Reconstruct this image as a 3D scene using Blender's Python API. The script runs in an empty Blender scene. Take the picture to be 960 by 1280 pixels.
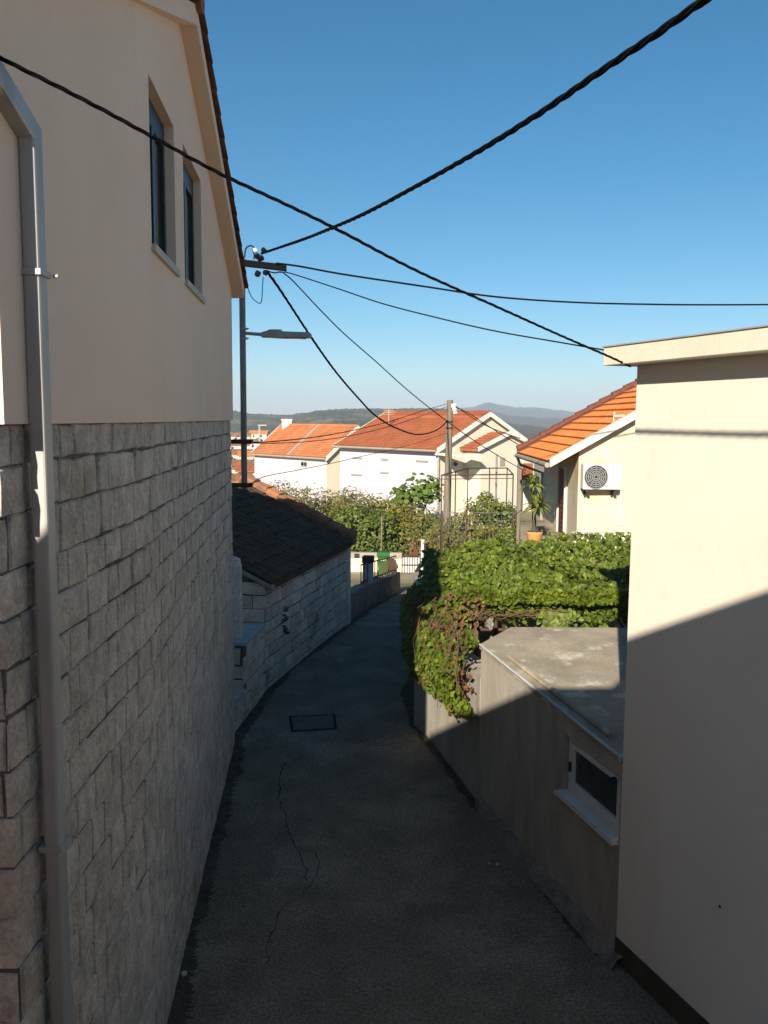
import bpy, bmesh, math, random
from mathutils import Vector, noise
random.seed(7)
S = bpy.context.scene
COL = S.collection
V = Vector
R = random.uniform
# ------------------------------------------------------------------ camera
F = 1080.0; PT = math.atan(116/1080); RL = .006; HC = 4.6
cp, sp = math.cos(PT), math.sin(PT)
U0 = V((0, sp, cp)); FW = V((0, cp, -sp)); R0 = V((1, 0, 0))
RI = R0*math.cos(RL) + U0*math.sin(RL)
UP = U0*math.cos(RL) - R0*math.sin(RL)
def ray(u, v): return RI*((u-480)/F) + UP*((640-v)/F) + FW
def P(u, v, Y):
    d = ray(u, v); t = Y/d.y; return V((d.x*t, Y, HC+d.z*t))
def PZ(u, v, Z):
    d = ray(u, v); t = (Z-HC)/d.z; return V((d.x*t, d.y*t, Z))
def PL(u, v, a, b):
    d = ray(u, v); nx, ny = b[1]-a[1], -(b[0]-a[0])
    t = (a[0]*nx+a[1]*ny)/(d.x*nx+d.y*ny); return V((d.x*t, d.y*t, HC+d.z*t))
cam = bpy.data.cameras.new('camera'); co = bpy.data.objects.new('camera', cam); COL.objects.link(co)
from mathutils import Matrix
m = Matrix.Identity(4)
for i in range(3):
    m[i][0] = RI[i]; m[i][1] = UP[i]; m[i][2] = -FW[i]
m[0][3], m[1][3], m[2][3] = 0, 0, HC
co.matrix_world = m
cam.sensor_fit = 'VERTICAL'; cam.sensor_height = 36; cam.lens = F/1280*36
cam.clip_start = .05; cam.clip_end = 20000
S.camera = co
# ------------------------------------------------------------------ light
SUNT = V((.254, 1, -.495)).normalized()
el = math.asin(-SUNT.z)
w = bpy.data.worlds.new('World'); S.world = w; w.use_nodes = True
nt = w.node_tree; bg = nt.nodes['Background']
sky = nt.nodes.new('ShaderNodeTexSky'); sky.sky_type = 'NISHITA'; sky.sun_disc = False
sky.sun_elevation = el; sky.sun_rotation = math.atan2(-SUNT.x, -SUNT.y) % (2*math.pi)
sky.altitude = 0; sky.air_density = .85; sky.dust_density = .3; sky.ozone_density = 3.5
hsv = nt.nodes.new('ShaderNodeHueSaturation'); hsv.inputs['Saturation'].default_value = 1.30; hsv.inputs['Hue'].default_value = .486; hsv.inputs['Value'].default_value = 1.0
nt.links.new(sky.outputs[0], hsv.inputs['Color']); nt.links.new(hsv.outputs[0], bg.inputs[0]); bg.inputs[1].default_value = .055
sun = bpy.data.lights.new('sun', 'SUN'); sun.energy = 5.0; sun.angle = math.radians(.53); sun.color = (1, .91, .76)
so = bpy.data.objects.new('sun', sun); COL.objects.link(so)
so.rotation_euler = SUNT.to_track_quat('-Z', 'Y').to_euler(); so.location = (-10, -30, 30)
S.view_settings.view_transform = 'Standard'; S.view_settings.look = 'None'
S.view_settings.exposure = 1.0; S.view_settings.gamma = 1; S.view_settings.use_curve_mapping = False
# ------------------------------------------------------------------ materials
MATS = {}
def mat(name, c1, c2=None, scale=3., rough=.85, bump=0., bscale=40., island=0., stretch=(1, 1, 1), c3=None, s3=1., t3=(.55, .7),
        metal=0., spec=.2, trans=0., st3=(1, 1, 1), det=6., coat=0, contrast=(.35, .65), bump2=0., bscale2=6., speck=0., sscale=120.):
    if name in MATS: return MATS[name]
    M = bpy.data.materials.new(name); M.use_nodes = True; n = M.node_tree.nodes; L = M.node_tree.links
    b = n['Principled BSDF']; b.inputs['Roughness'].default_value = rough; b.inputs['Metallic'].default_value = metal
    b.inputs['Specular IOR Level'].default_value = spec
    if coat: b.inputs['Coat Weight'].default_value = coat
    c2 = c2 or c1
    tc = n.new('ShaderNodeTexCoord')
    def mapped(st):
        mp = n.new('ShaderNodeMapping'); mp.inputs['Scale'].default_value = st; L.new(tc.outputs['Object'], mp.inputs[0]); return mp.outputs[0]
    def nz(sc, st, d=det):
        x = n.new('ShaderNodeTexNoise'); x.inputs['Scale'].default_value = sc; x.inputs['Detail'].default_value = d; x.inputs['Roughness'].default_value = .62
        L.new(mapped(st), x.inputs['Vector']); return x.outputs[0]
    def ramp(src, a, z):
        r = n.new('ShaderNodeMapRange'); r.inputs[1].default_value = a; r.inputs[2].default_value = z; L.new(src, r.inputs[0]); return r.outputs[0]
    def mix(fac, a, z, mode='MIX'):
        x = n.new('ShaderNodeMix'); x.data_type = 'RGBA'; x.blend_type = mode
        if isinstance(fac, (int, float)): x.inputs[0].default_value = fac
        else: L.new(fac, x.inputs[0])
        for s, i in ((a, 6), (z, 7)):
            if isinstance(s, tuple): x.inputs[i].default_value = (*s, 1)
            else: L.new(s, x.inputs[i])
        return x.outputs[2]
    col = mix(ramp(nz(scale, stretch), *contrast), c1, c2)
    if island:
        g = n.new('ShaderNodeNewGeometry'); r = n.new('ShaderNodeMapRange'); L.new(g.outputs['Random Per Island'], r.inputs[0])
        r.inputs[3].default_value = 1-island; r.inputs[4].default_value = 1+island
        hs = n.new('ShaderNodeHueSaturation'); L.new(r.outputs[0], hs.inputs['Value']); L.new(col, hs.inputs['Color'])
        r2 = n.new('ShaderNodeMapRange'); L.new(g.outputs['Random Per Island'], r2.inputs[0])
        mm = n.new('ShaderNodeMath'); mm.operation = 'MULTIPLY'; mm.inputs[1].default_value = 7.31; L.new(g.outputs['Random Per Island'], mm.inputs[0])
        fr = n.new('ShaderNodeMath'); fr.operation = 'FRACT'; L.new(mm.outputs[0], fr.inputs[0])
        L.new(fr.outputs[0], r2.inputs[0]); r2.inputs[3].default_value = .5-.05*island; r2.inputs[4].default_value = .5+.05*island
        L.new(r2.outputs[0], hs.inputs['Hue']); col = hs.outputs[0]
    if c3: col = mix(ramp(nz(s3, st3), *t3), col, c3)
    if speck:
        r5 = n.new('ShaderNodeMapRange'); r5.inputs[1].default_value = .3; r5.inputs[2].default_value = .7; r5.inputs[3].default_value = 1-speck; r5.inputs[4].default_value = 1+speck
        L.new(nz(sscale, (1, 1, 1), 3), r5.inputs[0]); h5 = n.new('ShaderNodeHueSaturation'); L.new(r5.outputs[0], h5.inputs['Value']); L.new(col, h5.inputs['Color']); col = h5.outputs[0]
    L.new(col, b.inputs['Base Color'])
    if bump:
        bp = n.new('ShaderNodeBump'); bp.inputs['Strength'].default_value = 1; bp.inputs['Distance'].default_value = bump
        L.new(nz(bscale, (1, 1, 1), 8), bp.inputs['Height']); last = bp
        if bump2:
            b2 = n.new('ShaderNodeBump'); b2.inputs['Strength'].default_value = 1; b2.inputs['Distance'].default_value = bump2
            L.new(nz(bscale2, (1, 1, 1), 4), b2.inputs['Height']); L.new(bp.outputs[0], b2.inputs['Normal']); last = b2
        L.new(last.outputs[0], b.inputs['Normal'])
    if trans:
        t = n.new('ShaderNodeBsdfTranslucent'); L.new(col, t.inputs[0]); ms = n.new('ShaderNodeMixShader'); ms.inputs[0].default_value = trans
        L.new(b.outputs[0], ms.inputs[1]); L.new(t.outputs[0], ms.inputs[2]); L.new(ms.outputs[0], n['Material Output'].inputs[0])
    MATS[name] = M; return M
m_plasterL = mat('beige_plaster', (.82, .60, .455), (.86, .64, .49), 1.2, .92, .003, 160, speck=.06, sscale=200, c3=(.76, .55, .42), s3=.6, t3=(.5, .75), st3=(1.5, 1.5, .35), bump2=.004, bscale2=4)
m_stone = mat('rough_limestone', (.63, .53, .44), (.41, .345, .285), 7, .93, .016, 34, island=.11, speck=.2, sscale=45, c3=(.34, .22, .125), s3=1.3, t3=(.60, .76), bump2=.02, bscale2=7)
m_mortar = mat('grey_mortar', (.17, .152, .135), (.07, .063, .056), 7, .95, .008, 45)
m_stoneS = mat('weathered_limestone', (.68, .605, .515), (.50, .44, .37), 4, .93, .012, 26, island=.16, speck=.3, sscale=50, c3=(.15, .135, .115), s3=1.1, t3=(.60, .76), bump2=.02, bscale2=7)
m_galv = mat('galvanised_steel', (.44, .425, .40), (.33, .32, .305), 6, .5, .0006, 60, metal=.25, stretch=(1, 1, .15))
m_white = mat('white_paint', (.64, .62, .58), (.57, .555, .52), 3, .6)
m_creamR = mat('cream_render', (.75, .69, .585), (.70, .64, .54), .9, .9, .003, 130, speck=.06, sscale=150, c3=(.60, .55, .46), s3=.55, t3=(.56, .85), st3=(2.2, 2.2, .5), bump2=.004, bscale2=3.5)
m_cornice = mat('painted_concrete', (.70, .64, .52), (.62, .56, .44), 2, .88, .003, 60, c3=(.5, .42, .27), s3=1.2, t3=(.62, .75), st3=(3, 3, .4))
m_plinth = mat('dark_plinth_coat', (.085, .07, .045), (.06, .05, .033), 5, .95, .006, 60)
m_conc = mat('streaked_concrete', (.40, .36, .30), (.30, .27, .225), 2.2, .93, .005, 60, speck=.16, sscale=70, stretch=(1.6, 1.6, .5), c3=(.15, .138, .12), s3=1.0, t3=(.56, .8), st3=(1.5, 1.5, .5), bump2=.006, bscale2=5)
m_slab = mat('weathered_slab', (.36, .31, .235), (.25, .215, .165), 2.2, .95, .006, 50, speck=.2, sscale=60, c3=(.52, .47, .38), s3=3.1, t3=(.56, .66))
m_asph = mat('worn_asphalt', (.16, .134, .098), (.235, .198, .146), 1.6, .92, .010, 95, c3=(.28, .24, .18), s3=.8, t3=(.50, .72), bump2=.012, bscale2=3, det=10, contrast=(.3, .7), speck=.5, sscale=48)
m_crack = mat('crack_black', (.026, .024, .021), None, 8, 1)
m_dirt = mat('gutter_dirt', (.065, .054, .037), (.125, .105, .074), 5, .95, .02, 40, speck=.6, sscale=90)
m_cover = mat('cover_concrete', (.16, .145, .12), (.11, .10, .083), 6, .9, .006, 80, speck=.4, sscale=75)
m_iron = mat('rusty_iron', (.045, .035, .03), (.09, .045, .025), 9, .75, .001, 60)
m_earth = mat('dry_earth', (.34, .28, .20), (.26, .21, .145), .8, .96, .02, 12, c3=(.12, .13, .05), s3=.12, t3=(.5, .62))
m_tileO = mat('orange_clay_tile', (.60, .215, .06), (.50, .165, .045), 2.5, .85, .004, 50, c3=(.36, .13, .05), s3=1.3, t3=(.58, .75))
m_tileR = mat('red_clay_tile', (.35, .115, .052), (.27, .085, .042), 1.5, .85, .004, 40, c3=(.28, .085, .04), s3=.6, t3=(.55, .75))
m_tileP = mat('pale_orange_tile', (.46, .185, .075), (.37, .135, .06), 1.2, .85, .004, 40, c3=(.28, .115, .06), s3=.5, t3=(.54, .74))
m_tileB = mat('weathered_brown_tile', (.36, .155, .075), (.22, .10, .06), 3, .93, .006, 40, c3=(.09, .075, .06), s3=1.2, t3=(.5, .66))
m_tileD = mat('dark_brown_tile', (.10, .064, .038), (.062, .042, .027), 3, .96, .008, 40, c3=(.11, .085, .07), s3=1.2, t3=(.56, .7))  # very dark brown with slightly greyer, lighter mottling
m_wallW = mat('white_render', (.53, .49, .535), (.50, .465, .50), .5, .9)
m_wallC = mat('ivory_render', (.60, .55, .45), (.56, .51, .41), .6, .9, .002, 60)
m_wall3 = mat('patched_ivory_render', (.57, .49, .36), (.51, .43, .30), 1.2, .92, .004, 40, c3=(.44, .35, .22), s3=.9, t3=(.55, .7))
m_dark = mat('dark_opening', (.012, .012, .013), None, 5, .9)
m_glass = mat('window_glass', (.045, .045, .042), None, 5, .06, spec=.6)
m_frameD = mat('anthracite_frame', (.03, .034, .037), None, 5, .4)
m_sill = mat('pale_stone_sill', (.55, .5, .43), (.48, .43, .37), 9, .7)
m_blackpl = mat('black_cable_sheath', (.005, .005, .0055), (.009, .009, .0095), 30, .85, spec=.03)
m_steel = mat('painted_grey_steel', (.24, .25, .25), (.17, .175, .175), 4, .6, .001, 60, metal=.2, c3=(.10, .06, .04), s3=5, t3=(.66, .8))
m_lampg = mat('lamp_grey', (.36, .37, .37), (.29, .30, .30), 8, .5)
m_porc = mat('porcelain', (.6, .58, .52), None, 5, .3)
m_pole2 = mat('weathered_timber', (.20, .165, .125), (.14, .115, .09), 7, .9, .004, 40, stretch=(6, 6, .4))
m_bin = mat('green_plastic', (.022, .105, .022), (.018, .088, .018), 3, .5)
m_bark = mat('bark', (.10, .08, .06), (.06, .048, .036), 9, .95, .01, 30, stretch=(3, 3, .6))
m_vine = mat('vine_leaf', (.130, .165, .014), (.082, .122, .011), 1.6, .5, island=.42, trans=.34, spec=.35)
m_vineD = mat('dry_vine', (.17, .075, .04), (.11, .07, .04), 3, .8, island=.3, trans=.25)
m_twig = mat('dry_twig', (.13, .065, .04), (.09, .06, .045), 6, .9)
m_olive = mat('olive_leaf', (.185, .166, .048), (.122, .115, .034), .8, .55, island=.35, trans=.25)
m_citrus = mat('citrus_leaf', (.125, .155, .022), (.078, .112, .017), 1.0, .45, island=.4, trans=.3, spec=.4)
m_fig = mat('fig_leaf', (.11, .16, .022), (.085, .13, .018), 1.0, .5, island=.35, trans=.35)
m_yel = mat('yellowing_leaf', (.20, .185, .028), (.145, .14, .022), 1.0, .55, island=.35, trans=.3)
m_yucca = mat('yucca_leaf', (.22, .24, .06), (.16, .19, .045), 3, .5, island=.3, trans=.2)
m_terra = mat('terracotta', (.48, .24, .085), (.40, .19, .07), 5, .8)
m_rust = mat('rust_red_paint', (.16, .05, .03), (.10, .04, .025), 6, .8)
m_brown = mat('brown_shutter', (.14, .06, .03), (.10, .045, .025), 8, .7)
m_grille = mat('grey_grille', (.22, .22, .21), None, 5, .5)
m_limew = mat('pale_boundary_wall', (.66, .58, .42), (.58, .50, .35), 1.5, .92, .004, 30)
m_cop = mat('grey_coping', (.33, .29, .24), (.27, .24, .2), 3, .92, .004, 30)
m_cap = mat('pale_capstone', (.46, .46, .47), (.36, .36, .37), 3, .85, .004, 30)
m_hill = mat('wooded_hillside', (.085, .085, .045), (.028, .036, .018), .05, .95, c3=(.17, .13, .085), s3=.014, t3=(.52, .64), det=12)
m_hill2 = mat('distant_hillside', (.05, .06, .04), (.08, .075, .055), .006, .95, c3=(.14, .12, .09), s3=.004, t3=(.55, .7), det=10)
m_rag = mat('pale_rag', (.2, .185, .16), (.14, .13, .11), 14, .95, .004, 50)
m_peb = mat('pale_pebble', (.5, .47, .42), (.4, .37, .33), 14, .9)
m_grass = mat('dry_grass', (.15, .155, .04), (.11, .12, .03), 2, .8, island=.4, trans=.25)
# ------------------------------------------------------------------ builders
W = {}
class MB:
    def __init__(s): s.v = []; s.f = []; s.mi = []
    def add(s, vs, fs, mi=0):
        o = len(s.v); s.v += [V(a) for a in vs]; s.f += [tuple(i+o for i in f) for f in fs]; s.mi += [mi]*len(fs)
    def poly(s, pts, mi=0): s.add(pts, [tuple(range(len(pts)))], mi)
    def hexa(s, p, mi=0):   # p: 4 bottom (ccw), 4 top
        s.add(p, [(3, 2, 1, 0), (4, 5, 6, 7), (0, 1, 5, 4), (1, 2, 6, 5), (2, 3, 7, 6), (3, 0, 4, 7)], mi)
    def box(s, c, d, rz=0, mi=0):
        cx, cy, cz = c; a, b, h = d[0]/2, d[1]/2, d[2]/2; C, Sn = math.cos(rz), math.sin(rz)
        q = [(cx+x*C-y*Sn, cy+x*Sn+y*C) for x, y in ((-a, -b), (a, -b), (a, b), (-a, b))]
        s.hexa([(x, y, cz-h) for x, y in q]+[(x, y, cz+h) for x, y in q], mi)
    def fbox(s, o, X, Y, Z, x, y, z, mi=0):    # box in frame o,X,Y,Z with ranges
        def p(a, b, c): return V(o)+X*a+Y*b+Z*c
        s.hexa([p(x[0], y[0], z[0]), p(x[1], y[0], z[0]), p(x[1], y[1], z[0]), p(x[0], y[1], z[0]),
                p(x[0], y[0], z[1]), p(x[1], y[0], z[1]), p(x[1], y[1], z[1]), p(x[0], y[1], z[1])], mi)
    def prism(s, poly, vec, mi=0):
        n = len(poly); a = [V(p) for p in poly]; b = [p+V(vec) for p in a]
        s.add(a+b, [tuple(range(n))[::-1], tuple(range(n, 2*n))]+[(i, (i+1) % n, n+(i+1) % n, n+i) for i in range(n)], mi)
    def tube(s, pts, r, n=8, mi=0, cap=True):
        pts = [V(p) for p in pts]; rs = r if isinstance(r, (list, tuple)) else [r]*len(pts); vs = []; up = None
        for i, p in enumerate(pts):
            t = (pts[min(i+1, len(pts)-1)]-pts[max(i-1, 0)]).normalized()
            if up is None: up = V((0, 0, 1)) if abs(t.z) < .9 else V((1, 0, 0))
            a = t.cross(up).normalized(); up = a.cross(t).normalized()
            for k in range(n):
                g = 2*math.pi*k/n; vs.append(p+(a*math.cos(g)+up*math.sin(g))*rs[i])
        fs = [(i*n+k, i*n+(k+1) % n, (i+1)*n+(k+1) % n, (i+1)*n+k) for i in range(len(pts)-1) for k in range(n)]
        if cap: fs += [tuple(range(n))[::-1], tuple((len(pts)-1)*n+k for k in range(n))]
        s.add(vs, fs, mi)
    def build(s, name, mats, parent=None, smooth=False, bevel=0, loc=None):
        mats = mats if isinstance(mats, (list, tuple)) else [mats]
        base = W[parent.name] if parent else V(loc or (0, 0, 0))
        me = bpy.data.meshes.new(name); me.from_pydata([tuple(a-base) for a in s.v], [], s.f)
        for x in mats: me.materials.append(x)
        me.polygons.foreach_set('material_index', s.mi)
        if smooth: me.polygons.foreach_set('use_smooth', [True]*len(s.f))
        me.update()
        o = bpy.data.objects.new(name, me); COL.objects.link(o)
        if parent: o.parent = parent
        else: o.location = base
        W[o.name] = base
        if bevel:
            b = o.modifiers.new('bevel', 'BEVEL'); b.width = bevel; b.segments = 2; b.limit_method = 'ANGLE'
        return o
def tag(o, label, cat, group=None):
    o['label'] = label; o['category'] = cat
    if group: o['group'] = group
    return o
def thing(name, label, cat, loc, group=None):
    o = bpy.data.objects.new(name, None); COL.objects.link(o); o.location = loc; o.empty_display_size = .1; W[o.name] = V(loc)
    return tag(o, label, cat, group)
def struct(name, mb, mats, **k):
    o = mb.build(name, mats, **k); o['kind'] = 'structure'; return o
def spline(p, k=10):
    out = []
    for i in range(len(p)-1):
        a, b, c, d = p[max(i-1, 0)], p[i], p[i+1], p[min(i+2, len(p)-1)]
        for j in range(k):
            t_ = j/k; out.append(.5*((2*b)+(c-a)*t_+(2*a-5*b+4*c-d)*t_*t_+(3*b-a-3*c+d)*t_**3))
    return out+[p[-1]]
def leaf(mb, p, n, s, mi=0, asp=.75):
    n = n.normalized(); a = n.cross(V((R(-1, 1), R(-1, 1), R(-1, 1))))
    if a.length < 1e-3: a = n.orthogonal()
    a.normalize(); b = n.cross(a); h = n*(s*.12)
    mb.add([p-a*s*.5, p-a*s*.12+b*s*.5*asp-h, p+a*s*.22+b*s*.36*asp-h, p+a*s*.55-h, p+a*s*.22-b*s*.36*asp-h, p-a*s*.12-b*s*.5*asp-h],
           [(0, 1, 2, 3), (0, 3, 4, 5)], mi)
def rv(): 
    while 1:
        a = V((R(-1, 1), R(-1, 1), R(-1, 1)))
        if .05 < a.length < 1: return a
def lerp(a, b, t): return a+(b-a)*t
def tiles(mb, e0, e1, r1, r0, rows, cols, h=.035, wav=.025, mi=0, per=4, jit=0):
    e0, e1, r1, r0 = map(V, (e0, e1, r1, r0)); nrm = (e1-e0).cross(r0-e0).normalized()
    if nrm.z < 0: nrm = -nrm
    n = cols*per+1
    for i in range(rows):
        t0, t1 = i/rows, (i+1)/rows; vs = []
        for k, (t, hh) in enumerate(((t0, 0), (t0-.06/rows, h), (t1, .006))):
            for j in range(n):
                sx = j/(n-1); c = abs(math.sin(math.pi*cols*sx)); q = lerp(lerp(e0, e1, sx), lerp(r0, r1, sx), t)
                jj = jit*noise.noise(V((j//per*1.7, i*3.1, 0))) if jit else 0
                vs.append(q+nrm*((hh+wav*c+jj) if k else 0))
        fs = [(a*n+j, a*n+j+1, (a+1)*n+j+1, (a+1)*n+j) for a in (0, 1) for j in range(n-1)]
        mb.add(vs, fs, mi)
def stonewall(mb, path, z0, z1, hs, wr, ins=.014, th=.022, mi_s=0, mi_m=1, seed=1, ztop=None, zbot=None):
    """coursed rubble: blocks stand proud of a mortar sheet; outward is to the right of travel"""
    rnd = random.Random(seed); pts = [V((a[0], a[1], 0)) for a in path]; L = [0]
    for a, b in zip(pts, pts[1:]): L.append(L[-1]+(b-a).length)
    nr = []
    for a, b in zip(pts, pts[1:]):
        d = (b-a).normalized(); nr.append(V((d.y, -d.x, 0)))
    def at(s, off):
        s = min(max(s, 0), L[-1])
        for i in range(len(nr)):
            if s <= L[i+1]+1e-9: break
        for k in range(1, len(pts)-1):
            if abs(s-L[k]) < 1e-6:
                nn = nr[k-1]+nr[k]; nn = nn*(1/(nn.dot(nr[k]))); return pts[k]+nn*off
        return lerp(pts[i], pts[i+1], (s-L[i])/(L[i+1]-L[i]))+nr[i]*off
    ZT = ztop or (lambda s: z1); ZB = zbot or (lambda s: z0)
    ss = sorted(set([L[-1]*k/40 for k in range(41)]+L))
    vs = [at(s, 0)+V((0, 0, ZB(s))) for s in ss]+[at(s, 0)+V((0, 0, ZT(s))) for s in ss]; n = len(ss)
    mb.add(vs, [(i, i+1, n+i+1, n+i) for i in range(n-1)], mi_m)
    z = z0
    while z < z1-.03:
        h = rnd.uniform(*hs)
        if z+h > z1-.1: h = z1-z
        s = -rnd.uniform(0, .2)
        while s < L[-1]-.02:
            wd = rnd.choice((rnd.uniform(*wr), rnd.uniform(wr[0], (wr[0]+wr[1])/2)))
            a, b = max(s, 0), min(s+wd, L[-1]); s += wd
            if b-a < .05: continue
            zm = (ZT((a+b)/2), ZB((a+b)/2))
            lo, hi = max(z, zm[1]), min(z+h, zm[0])
            if hi-lo < .05: continue
            g = ins*.5*rnd.uniform(.4, 1.5)
            cs = [a+g]+[a+g+(b-a-2*g)*k for k in (.33, .67)]+[b-g]
            for k in range(1, len(L)-1):
                if a+g+.01 < L[k] < b-g-.01: cs.append(L[k])
            cs = sorted(cs); nc = len(cs); zs = [lo+g, lerp(lo, hi, .35), lerp(lo, hi, .65), hi-g]; t = th*rnd.uniform(.55, 1.2); vs = []
            j4 = [rnd.uniform(-.009, .009) for _ in range(8)]
            for ring in (0, 1):
                for r_, zz in enumerate(zs):
                    for c_, sc in enumerate(cs):
                        ed = (r_ in (0, 3)) or (c_ in (0, nc-1)); cor = sc in L
                        u = c_/(nc-1); vv = r_/3
                        dz = lerp(lerp(j4[0], j4[1], u), lerp(j4[2], j4[3], u), vv); dx = 0 if cor else lerp(lerp(j4[4], j4[5], u), lerp(j4[6], j4[7], u), vv)
                        sc2 = sc+dx
                        if ring == 0:
                            mid = (cs[0]+cs[-1])/2; k = .010
                            sc2 += (k if sc < mid else -k)*(c_ in (0, nc-1)); zz2 = zz+(k if r_ == 0 else -k if r_ == 3 else 0)
                            off = t*(1 if not ed else .8)+rnd.uniform(-.004, .004)
                        else: off = -.004; zz2 = zz
                        q = at(sc2 if not cor else sc, off); vs.append(q+V((0, 0, zz2+dz)))
            N = 4*nc
            fs = [(r_*nc+c_, r_*nc+c_+1, (r_+1)*nc+c_+1, (r_+1)*nc+c_) for r_ in range(3) for c_ in range(nc-1)]
            bd = [c_ for c_ in range(nc)]+[r_*nc+nc-1 for r_ in (1, 2, 3)]+[3*nc+c_ for c_ in range(nc-2, -1, -1)]+[r_*nc for r_ in (2, 1)]
            fs += [(bd[i]+N, bd[(i+1) % len(bd)]+N, bd[(i+1) % len(bd)], bd[i]) for i in range(len(bd))]
            mb.add(vs, fs, mi_s)
        z += h
# ------------------------------------------------------------------ terrain
GP = [(-200, 0), (17, 0), (19, -.05), (21, -.22), (23, -.44), (35, -1.92), (37, -2.08), (62, -2.15), (90, -5), (160, -12), (600, -19), (900, -19), (9000, -19)]
def G(y):
    for (a, za), (b, zb) in zip(GP, GP[1:]):
        if y <= b: return za+(zb-za)*(y-a)/(b-a)
    return GP[-1][1]
mb = MB(); ys = [-200, -40, -8]+[a for a, _ in GP[1:]]; xs = [-6000, -600, -60, -12, -4, 0, 4, 12, 60, 600, 6000]
vs = [(x, y, G(y)) for y in ys for x in xs]; n = len(xs)
mb.add(vs, [(j*n+i, j*n+i+1, (j+1)*n+i+1, (j+1)*n+i) for j in range(len(ys)-1) for i in range(n-1)])
struct('ground', mb, m_earth)
def xl(y): return -2.0 if y < 10 else -2.45 if y < 14.2 else max(-2.25+(y-14.2)*.228, -2.4) if y < 19.4 else -1.05+(y-19.4)*.153
def xr(y): return 3.4-.3*y if y < 0 else 4.2-.3*y if y < 12.2 else .85 if y < 24 else .85+(y-24)*.03
mb = MB(); yy = [-8, -3, 0, 3, 6, 8, 10, 12, 13, 14.2, 15, 17, 19, 21, 23, 26, 29, 30.4]; k = 12
vs = [(lerp(xl(y), xr(y), i/k), y, G(y)+.004) for y in yy for i in range(k+1)]
mb.add(vs, [(j*(k+1)+i, j*(k+1)+i+1, (j+1)*(k+1)+i+1, (j+1)*(k+1)+i) for j in range(len(yy)-1) for i in range(k)])
def crack(pts, wd):
    q = [PZ(u, v, .008) for u, v in pts]; fine = []
    for a, b in zip(q, q[1:]):
        ns = max(2, int((b-a).length/.05))
        for t in range(ns):
            c = lerp(a, b, t/ns); fine.append(c+V((noise.noise(c*9)*.035, noise.noise(c*9+V((5, 5, 5)))*.035, 0)))
    L_, R_ = [], []
    for i, c in enumerate(fine):
        d = (fine[min(i+1, len(fine)-1)]-fine[max(i-1, 0)]).normalized(); nn = V((d.y, -d.x, 0)); ww = wd*.62*(.35+abs(noise.noise(c*14))*1.6)
        L_.append(c+nn*ww); R_.append(c-nn*ww)
    N = len(fine); mb.add(L_+R_, [(i, i+1, N+i+1, N+i) for i in range(N-1)], 1)
def zz(pts): return [(200+x*.479, 860+y*.479) for x, y in pts]
crack(zz([(372, 180), (345, 188), (318, 205), (312, 240), (310, 290), (325, 325), (335, 370), (348, 405), (360, 425), (375, 455), (382, 490), (385, 512)]), .011)
crack(zz([(358, 415), (385, 425), (405, 432), (418, 455), (412, 485), (390, 515), (368, 548), (328, 560), (300, 620), (280, 680), (275, 730)]), .008)
crack(zz([(230, 410), (300, 408), (350, 405)]), .004)
crack(zz([(150, 705), (210, 712), (280, 706)]), .004)
crack(zz([(500, 120), (545, 150), (580, 140), (640, 118)]), .008)
crack([(420, 800), (450, 812), (490, 806)], .01)
crack([(455, 935), (520, 925), (560, 940)], .006)
def edge_dirt(f, side, y0, y1, wd, seed):
    N = int((y1-y0)/.016); a_, b_ = [], []
    for k in range(N+1):
        y = lerp(y0, y1, k/N); w_ = wd*max(.12, .6+.9*noise.noise(V((y*.6, seed, 0)))+.25*noise.noise(V((y*4, seed, 3)))+.3*noise.noise(V((y*23, seed, 5)))+.25*noise.noise(V((y*61, seed, 5)))); x = f(y)
        a_.append(V((x-side*.25, y, G(y)+.008))); b_.append(V((x+side*w_, y, G(y)+.008)))
    mb.add(a_+b_, [(k, k+1, N+2+k, N+1+k) for k in range(N)], 2)
edge_l = lambda y: (-1.6 if y < 5.7 else lerp(-1.61, -2.12, (y-5.7)/6.2) if y < 12 else lerp(-2.12, -2.0, (y-12)/2.3) if y < 14.3 else -2.0+(y-14.3)*.229 if y < 19.4 else -.84+(y-19.4)*.153)
edge_r = lambda y: (4.15-.3*y if y < 10 else 1.155-(y-10)*.23 if y < 12.11 else .67-(y-12.11)*.37 if y < 12.65 else .47+(y-12.65)*.043)
edge_dirt(edge_l, 1, 4, 27, .24, 1); edge_dirt(edge_r, -1, 7, 29, .2, 8)
struct('road', mb, [m_asph, m_crack, m_dirt])
gr = MB(); rg_ = random.Random(3)
for _ in range(620):
    y = rg_.uniform(4.5, 20); sd_ = rg_.random() < .6
    x = (edge_l(y)+abs(rg_.gauss(0, .16))+.04) if sd_ else (edge_r(y)-abs(rg_.gauss(0, .16))-.15)
    if rg_.random() < .14: x = rg_.uniform(edge_l(y)+.2, edge_r(y)-.3)
    r_ = rg_.uniform(.004, .012); c_ = V((x, y, G(y)+.008+r_*.4)); q_ = [c_+V((math.cos(g)*r_*rg_.uniform(.7, 1.3), math.sin(g)*r_*rg_.uniform(.7, 1.3), -r_*.5)) for g in (0, 1.57, 3.14, 4.71)]+[c_+V((rg_.uniform(-.3, .3)*r_, 0, r_*.6))]
    gr.add(q_, [(0, 1, 4), (1, 2, 4), (2, 3, 4), (3, 0, 4)])
g_ = gr.build('grit', mat('loose_grit', (.26, .23, .19), (.17, .15, .12), 8, .95, island=.5)); g_['kind'] = 'stuff'; g_['label'] = 'loose grit gathered along both edges of the lane'; g_['category'] = 'grit'
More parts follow.
